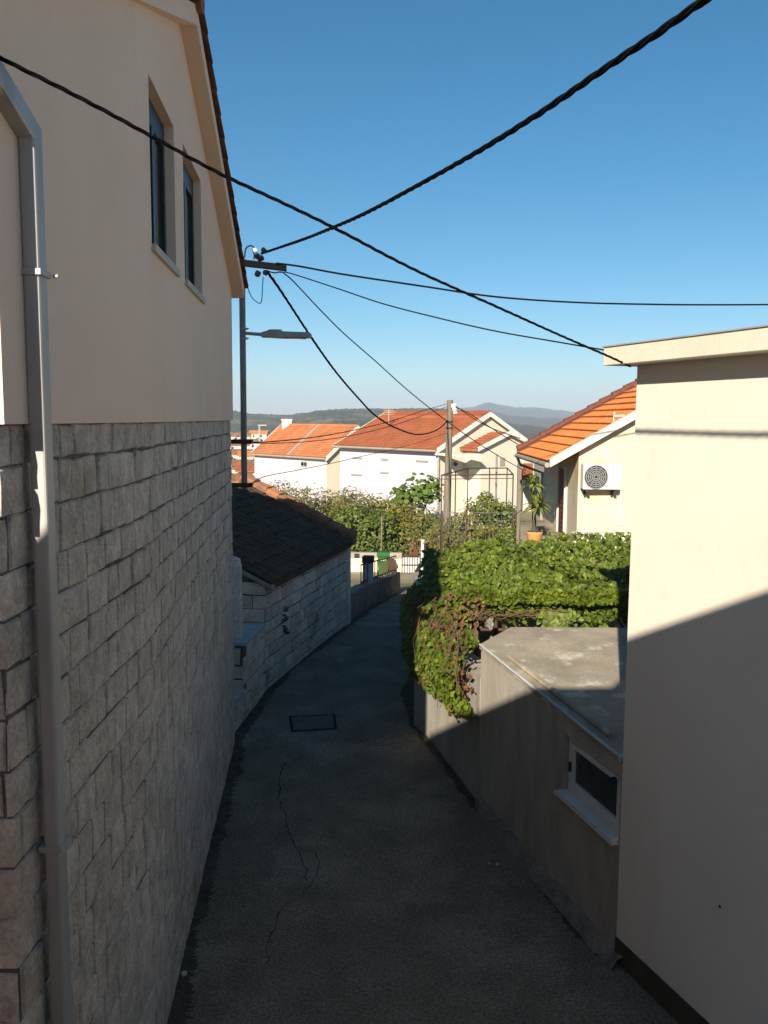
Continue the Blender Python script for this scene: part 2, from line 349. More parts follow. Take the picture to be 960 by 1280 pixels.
# manhole cover
q = [PZ(362, 896, .01), PZ(418, 893.5, .01), PZ(420, 911, .01), PZ(365, 914, .01)]
c = (q[0]+q[1]+q[2]+q[3])/4
mh = thing('manhole_cover', 'rectangular dark-rimmed manhole cover set in the lane', 'manhole cover', (c.x, c.y, .004))
def fl(p, k): return c+(p-c)*k
a = MB()
for i in range(4):
    p0, p1 = q[i], q[(i+1) % 4]; k = .92
    a.hexa([fl(p0, 1.04)-V((0, 0, .004)), fl(p1, 1.04)-V((0, 0, .004)), fl(p1, k)-V((0, 0, .004)), fl(p0, k)-V((0, 0, .004)), fl(p0, 1.04)+V((0, 0, .006)), fl(p1, 1.04)+V((0, 0, .006)), fl(p1, k)+V((0, 0, .006)), fl(p0, k)+V((0, 0, .006))])
a.build('frame', m_crack, mh)
a = MB(); a.hexa([fl(p, .915)-V((0, 0, .005)) for p in q[::-1]]+[fl(p, .915)+V((0, 0, .004)) for p in q[::-1]]); a.build('cover', m_cover, mh)
# pebbles
for i, (u, v, r_, lb) in enumerate([(230, 1217, .028, 'pale pebble on the asphalt near the foot of the stone wall'), (622, 1080, .02, 'small pale stone chip on the asphalt below the garage kerb'), (612, 1079, .014, 'smallest pale chip lying beside another below the garage kerb')]):
    p = PZ(u, v, .012); a = MB(); bm = bmesh.new(); bmesh.ops.create_icosphere(bm, subdivisions=2, radius=r_)
    for x in bm.verts: x.co = x.co*(1+.35*noise.noise(x.co*40+V((i*9, 0, 0)))); x.co.z *= .6
    a.add([p+x.co for x in bm.verts], [tuple(t.index for t in f_.verts) for f_ in bm.faces]); bm.free()
    tag(a.build('pebble', m_peb, smooth=True, loc=p), lb, 'pebble', 'pebbles on the lane')
# ------------------------------------------------------------------ hills
def hill(name, Y0, Y1, prof, mt, zbase, rough, nx=520, ny=44, seed=0):
    a = MB(); u0, u1 = prof[0][0], prof[-1][0]; vs = []
    def crest(u):
        for (a_, va), (b_, vb) in zip(prof, prof[1:]):
            if u <= b_: 
                t = (u-a_)/(b_-a_); t = t*t*(3-2*t); return lerp(va, vb, t)
        return prof[-1][1]
    for j in range(ny+1):
        t = j/ny; Y = lerp(Y0, Y1, t)
        for i in range(nx+1):
            u = lerp(u0, u1, i/nx); top = P(u, crest(u), Y1).z; X = P(u, 520, Y1).x*lerp(.8, 1, t) if 0 else P(u, 520, Y).x
            s_ = math.sin(t*math.pi/2); z = lerp(zbase, top, s_)
            z += noise.noise(V((X*.012*1000/Y1, Y*.012*1000/Y1, seed)))*rough*4*math.sin(math.pi*min(t, .9))
            z += noise.noise(V((X*.11*1000/Y1, Y*.08*1000/Y1, seed+3)))*rough+noise.noise(V((X*.33*1000/Y1, Y*.2*1000/Y1, seed+6)))*rough*1.1
            vs.append((X, Y, z))
    for i in range(nx+1): x = vs[ny*(nx+1)+i]; vs.append((x[0], Y1*1.25, zbase))
    n = nx+1
    a.add(vs, [(j*n+i, j*n+i+1, (j+1)*n+i+1, (j+1)*n+i) for j in range(ny+1) for i in range(nx)])
    return struct(name, a, mt, smooth=True)
hill('near_hill', 380, 1000, [(-200, 512), (120, 510), (288, 514), (320, 518), (362, 519.5), (378, 517), (400, 513.5), (430, 512), (480, 511.5), (540, 511.5), (585, 514), (610, 522), (650, 531), (720, 540), (900, 548)], m_hill, -24, 1.1)
hill('far_hill', 1800, 3200, [(100, 528), (400, 521), (540, 514), (589, 510), (610, 504.5), (628, 507.5), (645, 510), (672, 510), (700, 513), (730, 517), (800, 522), (1000, 530)], m_hill2, -60, 3.5, seed=9)
hill('middle_hill', 1000, 1900, [(380, 530), (560, 522), (610, 517), (650, 521), (690, 523), (760, 528), (1000, 540)], m_hill2, -45, 2.5, seed=5)
# haze
a = MB(); a.box((0, 2300, 40), (9000, 4900, 150)); hz = a.build('haze', [])
hz['kind'] = 'stuff'; hm = bpy.data.materials.new('haze_air'); hm.use_nodes = True; hn = hm.node_tree
for x in list(hn.nodes):
    if x.type == 'BSDF_PRINCIPLED': hn.nodes.remove(x)
pv = hn.nodes.new('ShaderNodeVolumePrincipled'); pv.inputs['Color'].default_value = (.70, .83, 1, 1); pv.inputs['Density'].default_value = .00032; pv.inputs['Anisotropy'].default_value = 0
hn.links.new(pv.outputs[0], hn.nodes['Material Output'].inputs['Volume']); hz.data.materials.append(hm)
# ------------------------------------------------------------------ left house
A0, A1, A2 = (-1.6, 3.57), (-1.61, 5.7), (-2.12, 11.9)
lh = thing('house', 'tall house of rough stone blocks below and beige plaster above, beside the lane', 'house', (-3, 7.8, 0))
a = MB(); stonewall(a, [(-7, 3.57), A0, A1, A2, (-7, 12.25)], -.02, 4.575, (.19, .245), (.14, .50), ins=.0085, th=.017, seed=4)
a.build('stone_wall', [m_stone, m_mortar], lh)
mb = MB()   # plaster with window openings
PA0, PA1, PA2 = (-1.555, 3.55), (-1.570, 5.7), (-2.08, 11.93)
def xw(y): return lerp(PA0[0], PA1[0], (y-3.55)/(5.7-3.55)) if y < 5.7 else lerp(PA1[0], PA2[0], (y-5.7)/(11.93-5.7))
YR, ZR, SL = 7.6, 7.86, .358
def zr(y): return ZR-SL*abs(y-YR)
WIN = [(6.08, 7.14, 5.76, 6.90), (7.62, 8.80, 5.76, 6.92)]
br = [3.55, 5.7]+[b for x in WIN for b in x[:2]]+[YR, 11.93]; br = sorted(set(br))
for y0, y1 in zip(br, br[1:]):
    def q(y, z): return (xw(y), y, z)
    wn = [x for x in WIN if x[0] <= y0+1e-6 and x[1] >= y1-1e-6]
    if wn:
        _, _, zb, zt = wn[0]; mb.poly([q(y0, 4.57), q(y1, 4.57), q(y1, zb), q(y0, zb)]); mb.poly([q(y0, zt), q(y1, zt), q(y1, zr(y1)), q(y0, zr(y0))])
    else: mb.poly([q(y0, 4.57), q(y1, 4.57), q(y1, zr(y1)), q(y0, zr(y0))])
for y0, y1, zb, zt in WIN:
    D = .2
    for s_, t_ in (((y0, zb), (y0, zt)), ((y0, zt), (y1, zt)), ((y1, zt), (y1, zb)), ((y1, zb), (y0, zb))):
        mb.poly([(xw(s_[0]), s_[0], s_[1]), (xw(t_[0]), t_[0], t_[1]), (xw(t_[0])-D, t_[0], t_[1]), (xw(s_[0])-D, s_[0], s_[1])])
e = zr(3.55); f_ = zr(11.93)
mb.poly([(-7, 3.55, 4.57), (-1.555, 3.55, 4.57), (-1.555, 3.55, e), (-7, 3.55, e)])
mb.poly([(-2.08, 11.93, 4.57), (-7, 12.28, 4.57), (-7, 12.28, f_), (-2.08, 11.93, f_)])
mb.poly([(-7, 3.55, 4.57), (-7, 12.28, 4.57), (-7, 12.28, f_), (-7, 7.6, ZR), (-7, 3.55, e)])
mb.poly([(-7, 3.55, 4.57), (-1.555, 3.55, 4.57), (-1.570, 5.7, 4.57), (-2.08, 11.93, 4.57), (-7, 12.28, 4.57)])
mb.build('plaster_wall', m_plasterL, lh)
for y0, y1, zb, zt in WIN:
    def X(y, o): return xw(y)+o
    fr = MB()
    def bar(ya, yb, za, zb_, o0, o1, M=None): (M or fr).hexa([(X(ya, o1), ya, za), (X(ya, o0), ya, za), (X(yb, o0), yb, za), (X(yb, o1), yb, za), (X(ya, o1), ya, zb_), (X(ya, o0), ya, zb_), (X(yb, o0), yb, zb_), (X(yb, o1), yb, zb_)])
    i0, i1 = y0+.002, y1-.002
    bar(i0, i0+.07, zb+.03, zt-.002, -.075, -.135); bar(i1-.07, i1, zb+.03, zt-.002, -.075, -.135); bar(i0+.07, i1-.07, zt-.18, zt-.002, -.075, -.135); bar(i0+.07, i1-.07, zb+.03, zb+.11, -.075, -.135)
    m_ = (i0+i1)/2; bar(m_-.05, m_+.05, zb+.11, zt-.18, -.07, -.13)
    fo = fr.build('window', m_frameD, lh, bevel=.004)
    g = MB(); bar(i0+.07, m_-.05, zb+.11, zt-.18, -.10, -.11, g); bar(m_+.05, i1-.07, zb+.11, zt-.18, -.10, -.11, g); g.build('pane', m_glass, fo)
    g = MB(); bar(y0-.03, y1+.03, zb-.026, zb-.001, .03, -.0015, g); bar(y0+.001, y1-.001, zb+.001, zb+.028, .03, -.19, g); g.build('sill', m_sill, fo, bevel=.004)
# roof: two slopes, verge boards, tiles
OV = .14; ya_, yb_ = 3.1, 12.12
vx = lambda y: xw(min(max(y, 3.55), 11.93))+OV
rf = MB()
for yA, yB in ((ya_, YR), (YR, yb_)):
    def top(y): return zr(y)+.16
    def bot(y): return zr(y)-.0
    xa, xb = vx(yA), vx(yB)
    if yA == ya_: xa = vx(3.7)
    rf.hexa([(-7.2, yA, bot(yA)), (xa, yA, bot(yA)), (xb, yB, bot(yB)), (-7.2, yB, bot(yB)), (-7.2, yA, top(yA)), (xa, yA, top(yA)), (xb, yB, top(yB)), (-7.2, yB, top(yB))])
rf.build('roof', m_plasterL, lh)
t = MB()
tiles(t, (-7.2, ya_-.06, zr(ya_)+.14), (vx(3.7)+.05, ya_-.06, zr(ya_)+.14), (vx(YR)+.05, YR, zr(YR)+.17), (-7.2, YR, zr(YR)+.17), 14, 26, .05, .03)
tiles(t, (-7.2, yb_+.06, zr(yb_)+.14), (vx(yb_)+.05, yb_+.06, zr(yb_)+.14), (vx(YR)+.05, YR, zr(YR)+.17), (-7.2, YR, zr(YR)+.17), 14, 26, .05, .03)
t.tube([(-7.2, YR, ZR+.2), (vx(YR)+.05, YR, ZR+.2)], .1, 10)
t.build('roof_tiles', m_tileB, lh)
# downpipe
dp = MB(); DX = -1.522; pw, pd = .10, .072
Yp = (DX)/P(47.5, 600, 1).x+pw/2
ztop_ = P(50, 178, Yp).z
sl_ = V((0, -.945, .328)).normalized(); sn_ = V((0, .328, .945)).normalized(); yf, yb = Yp-pw/2, Yp+pw/2
A_ = V((0, yf, ztop_)); B_ = A_+sn_*pw; C_ = B_-sl_*((yb-B_.y)/-sl_.y if sl_.y else 0)*1.0
C_ = B_+sl_*((yb-B_.y)/sl_.y)
dp.prism([V((DX-pd/2, p_[0], p_[1])) for p_ in ((yf, -.01), (yb, -.01), (yb, C_.z), ((A_+sl_).y+sn_.y*pw, (A_+sl_).z+sn_.z*pw), ((A_+sl_).y, (A_+sl_).z), (yf, ztop_))], (pd, 0, 0))
dpo = dp.build('downpipe', m_galv, lh, bevel=.012)
for zc in (5.22, 2.62):
    g = MB(); g.box((DX-.005, Yp, zc), (pd+.035, pw+.022, .028)); g.box((DX-.06, Yp, zc), (.05, .02, .02)); g.tube([(DX+.05, Yp+.075, zc), (DX+.075, Yp+.075, zc)], .01, 8); g.build('bracket', m_galv, dpo, bevel=.003)
# ------------------------------------------------------------------ right house
C0 = V((2.006, 6.95, 0)); cd = V((.374, -1, 0)).normalized(); cn = V((-cd.y, cd.x, 0)); cn = V((-.937, -.35, 0)).normalized(); ZU = V((0, 0, 1))
rh = thing('house', 'low flat-roofed house with a smooth cream wall and overhanging cornice, nearest on the lane', 'house', (3.5, 6, 0))
def rbox(x, y, z): # x along towards camera, y inward, z
    a = MB(); a.fbox(C0, cd, -cn, ZU, x, y, z); return a
rbox((0, 6.2), (0, 6), (.22, 5.04)).build('wall', m_creamR, rh)
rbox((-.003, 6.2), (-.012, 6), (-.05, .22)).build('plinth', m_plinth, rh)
a = MB(); q_ = PL(900, 1133, C0, C0+cd); a.tube([q_-cn*.02, q_+cn*.004], .012, 8); a.build('wall_plug', m_frameD, rh)
rbox((-.19, 6.3), (-.19, 6), (5.04, 5.185)).build('cornice', m_cornice, rh, bevel=.006)
rbox((-.2, 6.3), (-.2, 6), (5.185, 5.195)).build('flashing', m_galv, rh)
# ------------------------------------------------------------------ garage
G1 = V((1.16, 9.99, 0)); gd = (C0-G1); GL = gd.length; gd = gd.normalized(); gn = V((gd.y, -gd.x, 0)); gn = gn if gn.x < 0 else -gn
ga = thing('garage', 'small grey concrete garage with flat stained roof between cream house and climbing vine', 'garage', (2.2, 8.6, 0))
ws0, ws1, wz0, wz1 = 2.12, GL-.02, 1.06, 1.64
def zt_(s): return lerp(1.955, 1.80, s/GL)
wl = MB()
def gq(s, z, o=0): return G1+gd*s+gn*o+ZU*z
for s0, s1 in ((0, ws0), (ws0, ws1), (ws1, GL)):
    if s0 == ws0: wl.poly([gq(s0, -.05), gq(s1, -.05), gq(s1, wz0), gq(s0, wz0)]); wl.poly([gq(s0, wz1), gq(s1, wz1), gq(s1, zt_(s1)-.05), gq(s0, zt_(s0)-.05)])
    else: wl.poly([gq(s0, -.05), gq(s1, -.05), gq(s1, zt_(s1)-.05), gq(s0, zt_(s0)-.05)])
for (s0, z0), (s1, z1) in (((ws0, wz0), (ws0, wz1)), ((ws0, wz1), (ws1, wz1)), ((ws1, wz1), (ws1, wz0)), ((ws1, wz0), (ws0, wz0))):
    wl.poly([gq(s0, z0), gq(s1, z1), gq(s1, z1, -.16), gq(s0, z0, -.16)])
BK = V((1.66, 10.86, 0))
wl.poly([gq(0, -.05), gq(0, 1.9), BK+ZU*1.9, BK-ZU*.05]); wl.poly([BK+ZU*1.9, BK-ZU*.05, V((5, 10.86, -.05)), V((5, 10.86, 1.9))])
wl.build('wall', m_conc, ga)
sl = MB(); pr_ = [gq(-.02, 0, .015), gq(GL-.03, 0, .015), V((6, 8.6, 0)), V((6, 10.88, 0)), V((1.64, 10.88, 0))]
zs_ = [1.955, 1.80, 1.80, 1.955, 1.955]
n = 5; vs = [p+ZU*(z_-.05) for p, z_ in zip(pr_, zs_)]+[p+ZU*z_ for p, z_ in zip(pr_, zs_)]
sl.add(vs, [tuple(range(5))[::-1], (5, 6, 7, 8, 9)]+[(i, (i+1) % 5, 5+(i+1) % 5, 5+i) for i in range(5)])
sl.build('roof_slab', m_slab, ga)
ed = MB(); ed.tube([gq(s, zt_(s)+.006+.006*noise.noise(V((s*7, 0, 0))), .02+.006*noise.noise(V((s*5, 3, 0)))) for s in [GL*.985*k/40 for k in range(41)]], .014, 6)
ed.build('roof_edging', m_cap, ga)
ed = MB(); ed.tube([gq(s, zt_(s)+.012, -.13) for s in [.5+(GL-.9)*k/20 for k in range(21)]], .03, 6); ed.build('roof_kerb', m_slab, ga)
kb = MB()
NK = 60; ks = [(GL+.12)*k/NK for k in range(NK+1)]; vs = []
for s_ in ks:
    w_ = (.105+.035*noise.noise(V((s_*3, 1, 0)))+.02*noise.noise(V((s_*11, 4, 0))))*min(1, .35+s_*1.6); h_ = .10+.03*noise.noise(V((s_*4, 7, 0)))+.012*noise.noise(V((s_*14, 2, 0)))
    vs += [gq(s_, -.02, w_+.03), gq(s_, h_*.4+.012*noise.noise(V((s_*17, 5, 0))), w_), gq(s_, h_*.8, w_*.7), gq(s_, h_*1.1, -.004)]
kb.add(vs, [(i_*4+j_, i_*4+j_+1, i_*4+j_+5, i_*4+j_+4) for i_ in range(NK) for j_ in range(3)]+[(3, 2, 1, 0)])
kb.build('kerb', mat('kerb_concrete', (.25, .215, .17), (.16, .138, .11), 5, .95, .012, 30, speck=.3, sscale=50), ga)
# garage window
def gb(M, s, z, o): M.fbox(G1, gd, gn, ZU, s, o, z)
fr = MB(); a0, a1 = ws0+.002, ws1-.002
gb(fr, (a0, a0+.055), (wz0+.03, wz1-.002), (-.12, -.05)); gb(fr, (a1-.055, a1), (wz0+.03, wz1-.002), (-.12, -.05)); gb(fr, (a0+.055, a1-.055), (wz1-.057, wz1-.002), (-.12, -.05)); gb(fr, (a0+.055, a1-.055), (wz0+.03, wz0+.08), (-.12, -.05))
wo = fr.build('window', m_white, ga, bevel=.004)
fr = MB(); b0, b1, c0_, c1_ = a0+.06, a1-.06, wz0+.085, wz1-.062
for s, z in (((b0, b0+.05), (c0_, c1_)), ((b1-.05, b1), (c0_, c1_)), ((b0+.05, b1-.05), (c1_-.05, c1_)), ((b0+.05, b1-.05), (c0_, c0_+.05))): gb(fr, s, z, (-.10, -.035))
fr.build('sash', m_white, wo, bevel=.004)
fr = MB(); gb(fr, (b0+.05, b1-.05), (c0_+.05, c1_-.05), (-.08, -.07)); fr.build('pane', m_glass, wo)
fr = MB(); gb(fr, (ws0-.06, ws1), (wz0-.03, wz0-.002), (.001, .07)); gb(fr, (ws0+.001, ws1-.001), (wz0+.001, wz0+.028), (-.13, .07)); fr.build('sill', m_white, wo, bevel=.005)
fr = MB(); gb(fr, (b0+.012, b0+.036), (lerp(c0_, c1_, .35), lerp(c0_, c1_, .35)+.09), (-.035, -.01)); fr.build('handle', m_frameD, wo, bevel=.004)
# small fixture by the garage window
q = gq(GL-.10, 1.565, .07)
fx = thing('wall_lamp', 'small dark round wall fixture above the garage window, at the cream house corner', 'wall lamp', q)
a = MB(); a.tube([q-gn*.068, q-gn*.02], [.035, .03], 10); a.tube([q-gn*.03, q+V((0, 0, .01)), q+gn*.02], .012, 8); a.build('bracket', m_frameD, fx, bevel=.003)
a = MB(); a.tube([q-cd*.05+gn*.02, q-cd*.035+gn*.02, q+cd*.03+gn*.02, q+cd*.045+gn*.02], [.022, .036, .036, .025], 12); a.build('lamp_head', mat('fixture_black', (.02, .025, .03), None, 5, .25), fx)
# ------------------------------------------------------------------ retaining wall below the vine
rw = MB()
pth = [V((1.155, 10.0, 0)), V((.67, 12.11, 0)), V((.47, 12.65, 0)), V((.62, 16, 0)), V((.75, 20, 0)), V((.9, 24, 0)), V((1.05, 30.3, 0))]
TW = .28
for a_, b_ in zip(pth, pth[1:]):
    inn = V((TW, 0, 0)); hh_ = lambda y: 1.55 if y < 13 else 1.3 if y < 17 else .55+G(y); ta, tb = hh_(a_.y), hh_(b_.y)
    rw.hexa([a_+ZU*(G(a_.y)-.1), b_+ZU*(G(b_.y)-.1), b_+inn+ZU*(G(b_.y)-.1), a_+inn+ZU*(G(a_.y)-.1), a_+ZU*ta, b_+ZU*tb, b_+inn+ZU*tb, a_+inn+ZU*ta])
tag(rw.build('retaining_wall', m_conc, loc=(1, 12, 0)), 'long streaked concrete retaining wall under the climbing vine', 'wall')
# raised yards (terrain)
yd = MB(); yd.prism([(1.3, 14.3, -.5), (12, 14.3, -.5), (12, 25, -.5), (3.95, 25, -.5), (2.75, 17.2, -.5), (1.3, 16.0, -.5)], (0, 0, 2.55)); struct('terrace', yd, m_earth)
yd = MB(); yd.prism([(1.75, 25.0, -2.3), (14, 25, -2.3), (14, 36, -2.3), (2.75, 33, -2.3)], (0, 0, 2.7)); yd.prism([(1.35, 16.3, -2), (2.88, 17.3, -2), (2.88, 24.99, -2), (1.5, 24.99, -2)], (0, 0, 2.4)); struct('garden', yd, mat('garden_soil', (.2, .17, .1), (.14, .14, .05), 1.5, .95, .02, 12))
# ------------------------------------------------------------------ the vine
vn = thing('climbing_vine', 'dense bright green climbing vine spread over a pergola and spilling over its wall', 'vine', (1.6, 12.2, 0))
lv = MB()
def ztop_v(x, y): return 2.13-.22*max(0, 1-(x-.6)/1.3)*(y-11)/3+(y-11.15)*.162+.13*noise.noise(V((x*1.3, y*1.3, 2)))+.11*noise.noise(V((x*3.4, y*3.4, 7)))
N1 = 17000
for _ in range(N1):
    x = R(.45, 4.6); y = R(11.05, 14.35)
    xe = .62+.02*(y-11)+.18*noise.noise(V((y*1.4, 0, 5)))
    if x < xe: continue
    fr_ = 11.2+.10*noise.noise(V((x*1.7, 4, 0)))+ (.45 if x < 1.25 else 0)*0
    if y < fr_: continue
    dep = abs(random.gauss(0, .13))-.03; z = ztop_v(x, y)-dep
    z -= .10*max(0, 1-(y-fr_)/.3)**2*R(.0, 1.0)
    n_ = V((R(-1.1, 1.1)-.1, R(-1.1, .9)-.5, R(.3, 1.2)))
    leaf(lv, V((x, y, z)), n_, R(.05, .10))
for _ in range(3400):   # front fringe
    x = R(.95, 4.6); y = 11.2+.10*noise.noise(V((x*1.7, 4, 0)))+R(-.06, .1); z = R(2.2, 2.38)+.07*noise.noise(V((x*3, 0, 0)))
    leaf(lv, V((x, y, z)), V((R(-1.1, 1.1)-.1, R(-1, .2), R(-.2, 1.1))), R(.05, .095))
for _ in range(360):    # one tuft hanging below the fringe
    u_ = random.gauss(0, .12); k = R(0, 1); p = P(695, 775, 11.15); leaf(lv, p+V((u_*(1-.5*k), R(-.08, .08), .1-.18*k)), V((R(-.6, .6), -1, R(0, .8))), R(.06, .11))
# curtain on the wall: along the retaining wall top, from near corner (s=0) outwards
def wallp(s):  # s 0..1 first segment, 1..2 second, 2..3 third
    i = int(min(s, 2.999)); return lerp(pth[i], pth[i+1], s-i)
for _ in range(7600):
    s = R(0, 1)**.85*1.0+.0 if random.random() < .62 else R(.9, 2.33)
    p = wallp(s); top = 2.15+.1*noise.noise(V((s*5, 0, 0)))+ (.2*(s-1) if s > 1 else -.15*(1-s))-.75*max(0, s-1.45)
    low = lerp(1.05, .86, min(s, 1)) + .16*noise.noise(V((s*6.5, 1, 0)))
    if s > 1: low = .95+.5*(s-1)+.25*noise.noise(V((s*6, 2, 0)))
    k = R(0, 1); z = lerp(low, top, k)
    if s < .62 and 1.30 < z < 2.0 and random.random() < .55: continue
    out = .12+.22*math.sin(math.pi*min(1, k*1.05))*(1.0 if s < 1 else max(.15, .6-.4*(s-1)))+R(-.09, .07)
    q = p+V((-out, -out*.25, z)); leaf(lv, q, V((-1+R(-.6, .6), -.6+R(-.7, .7), R(-.1, 1.1))), R(.05, .1))
for _ in range(900):    # shoulder that joins canopy and curtain
    a_ = R(0, 1); p = V((lerp(.55, 1.2, R(0, 1)), lerp(11.1, 13.8, a_), 0)); leaf(lv, p+V((0, 0, 2.0+.18*a_+R(-.2, .2))), V((R(-1, .3), R(-1.2, .2), 1)), R(.06, .12))
lv.build('foliage', m_vine, vn)
dr = MB()
for _ in range(380):
    s = R(.0, .85); p = wallp(s); z = R(1.0, 2.1); out = R(.05, .32)
    leaf(dr, p+V((-out, -.1*out, z)), V((-1+R(-.6, .6), -.6+R(-.7, .7), R(-.5, .8))), R(.04, .085))
for _ in range(110):
    x = R(.75, 1.35); y = R(10.9, 11.5); leaf(dr, V((x, y, R(1.9, 2.32))), V((R(-1, 1), -1, R(0, 1))), R(.04, .08))
dr.build('dry_leaves', m_vineD, vn)
st = MB()
for _ in range(75):
    s = R(.0, .95); p = wallp(s); z0 = R(1.75, 2.3); pts = []; o_ = R(.08, .3); dx = R(-.5, .5); ln = R(.35, 1.0)
    for k in range(7):
        t_ = k/6; pts.append(p+V((-o_-.1*math.sin(t_*3)+.14*noise.noise(V((t_*3, s*40, 1))), dx*t_+.16*noise.noise(V((t_*3, s*40, 5))), z0-ln*t_)))
    st.tube(pts, R(.003, .007), 4, cap=False)
for _ in range(7):
    x0 = R(.9, 1.4); pts = [V((x0+k*R(.1, .22), 11.15+R(-.1, .15), 2.06+R(-.08, .1))) for k in range(6)]; st.tube(pts, R(.003, .007), 5, cap=False)
st.tube([V((1.3, 11.0, -.0)), V((1.28, 11.05, .8)), V((1.2, 11.1, 1.5)), V((1.25, 11.3, 1.95)), V((1.9, 11.9, 2.0)), V((2.9, 12.4, 2.05))], [.05, .045, .04, .035, .025, .015], 8)
st.build('stems', m_twig, vn)
# pergola
pg = thing('pergola', 'rusty iron pergola carrying the vine behind the garage', 'pergola', (2.2, 12.5, 0))
a = MB()
for y in (11.3, 12.7, 14.1): a.tube([(.75, y, ztop_v(2, y)-.34), (4.8, y, ztop_v(2, y)-.34)], .022, 8)
a.build('beam', m_iron, pg)
a = MB()
for x in (.8, 1.6, 2.4, 3.2, 4.0, 4.8): a.tube([(x, 11.3, ztop_v(2, 11.3)-.30), (x, 14.1, ztop_v(2, 14.1)-.30)], .014, 6)
a.build('rafter', m_iron, pg)
for x, y in ((1.5, 11.3), (4.6, 11.3), (1.5, 14.1), (4.6, 14.1)):
    a = MB(); a.tube([(x, y, -.02), (x, y, ztop_v(2, y)-.2)], .025, 8); a.build('post', m_iron, pg)
# pale rag at the foot of the vine on the garage roof corner
q = P(613, 779, 10.75); a = MB(); bm = bmesh.new(); bmesh.ops.create_icosphere(bm, subdivisions=4, radius=.062)
for x in bm.verts:
    c_ = x.co.normalized(); x.co = x.co*(1+.7*noise.noise(c_*1.6)+.12*noise.noise(c_*6)); x.co.z *= 1.05; x.co.x *= .8
a.add([q+x.co for x in bm.verts], [tuple(t_.index for t_ in f2.verts) for f2 in bm.faces]); bm.free()
tag(a.build('rag', m_rag, smooth=True, loc=(q.x, q.y, q.z-.1)), 'crumpled pale cloth caught among dry vine stems above the garage roof corner', 'rag')
# ------------------------------------------------------------------ stone shed
S0, S1 = V((-2.0, 14.3, 0)), V((-.84, 19.36, 0)); sd = (S1-S0).normalized(); sn = V((sd.y, -sd.x, 0)); SLn = (S1-S0).length; sw = -sn
sh = thing('stone_shed', 'low stone-block shed with a dark tiled roof and a sunlit tiled verge', 'shed', (-3, 16.8, 0))
a = MB(); b0 = S0+sw*4.6; b1 = S1+sw*4.6
def zgs(s):  # gable ends follow the roof pitch
    return 1.88
stonewall(a, [b0, S0, S1, S1+sw*2.2], -.35, 1.86, (.19, .25), (.25, .62), th=.02, seed=11)
rise = .49
a.poly([b0+ZU*1.86, S0+ZU*1.86, S0+sw*2.3+ZU*(1.88+2.3*rise)], 1); a.poly([b1+ZU*1.86, S1+ZU*1.86, S1+sw*2.3+ZU*(1.88+2.3*rise)], 0)
a.build('wall', [m_stoneS, m_mortar], sh)
a = MB(); e0 = S0-sd*.12+sn*.16+ZU*(1.90-.16*rise); e1 = S1-sd*.16+sn*.16+ZU*(1.90-.16*rise)
r0 = S0-sd*.12+sw*2.35+ZU*(1.90+2.35*rise); r1 = S1-sd*.16+sw*2.35+ZU*(1.90+2.35*rise)
tiles(a, e0+ZU*.05, e1+ZU*.05, r1+ZU*.05, r0+ZU*.05, 11, 22, .022, .03, jit=.03)
th_ = ZU*.07
a.hexa([e0-th_, e1-th_, r1-th_, r0-th_, e0+ZU*.045, e1+ZU*.045, r1+ZU*.045, r0+ZU*.045])
w0 = r0+sw*2.4-ZU*2.4*rise; w1 = r1+sw*2.4-ZU*2.4*rise
a.hexa([r0-th_, r1-th_, w1-th_, w0-th_, r0+ZU*.045, r1+ZU*.045, w1+ZU*.045, w0+ZU*.045])
a.build('roof', m_tileD, sh)
a = MB()     # raised verge of barrel tiles at the far gable
v0 = S1-sd*.16+sn*.18+ZU*(1.93-.18*rise); v1 = S1-sd*.16+sw*2.45+ZU*(1.93+2.45*rise)
a.hexa([v0-ZU*.06, v0+sd*.36-ZU*.06, v1+sd*.36-ZU*.06, v1-ZU*.06, v0+ZU*.12, v0+sd*.36+ZU*.12, v1+sd*.36+ZU*.12, v1+ZU*.12])
for off in (.07, .2, .32):
    nT = 9
    for k in range(nT):
        p0 = lerp(v0, v1, k/nT)+sd*off+ZU*.13; p1 = lerp(v0, v1, (k+1.12)/nT)+sd*off+ZU*.11
        a.tube([p0, p1], [.085, .065], 10)
a.build('verge_tiles', m_tileB, sh)
a = MB(); o_ = S0+sw*.95-sd*.022
for q0, q1, z0, z1 in ((.0, .75, .95, 1.42),):
    a.fbox(S0-sd*.03, sw, -sd, ZU, (.88, 1.9), (0, .015), (.72, 1.48))
a.build('opening', m_dark, sh)
a = MB(); a.hexa([S0-sd*.16+sn*.2+ZU*1.76, S0-sd*.02+sn*.2+ZU*1.76, S0-sd*.02+sw*2.3+ZU*(1.80+2.3*rise), S0-sd*.16+sw*2.3+ZU*(1.80+2.3*rise),
    S0-sd*.16+sn*.2+ZU*1.83, S0-sd*.02+sn*.2+ZU*1.83, S0-sd*.02+sw*2.3+ZU*(1.87+2.3*rise), S0-sd*.16+sw*2.3+ZU*(1.87+2.3*rise)]); a.build('verge_board', m_cop, sh, bevel=.01)
def shp(u, v):
    p = PL(u, v, (S0.x, S0.y), (S1.x, S1.y)); return p+sn*.024
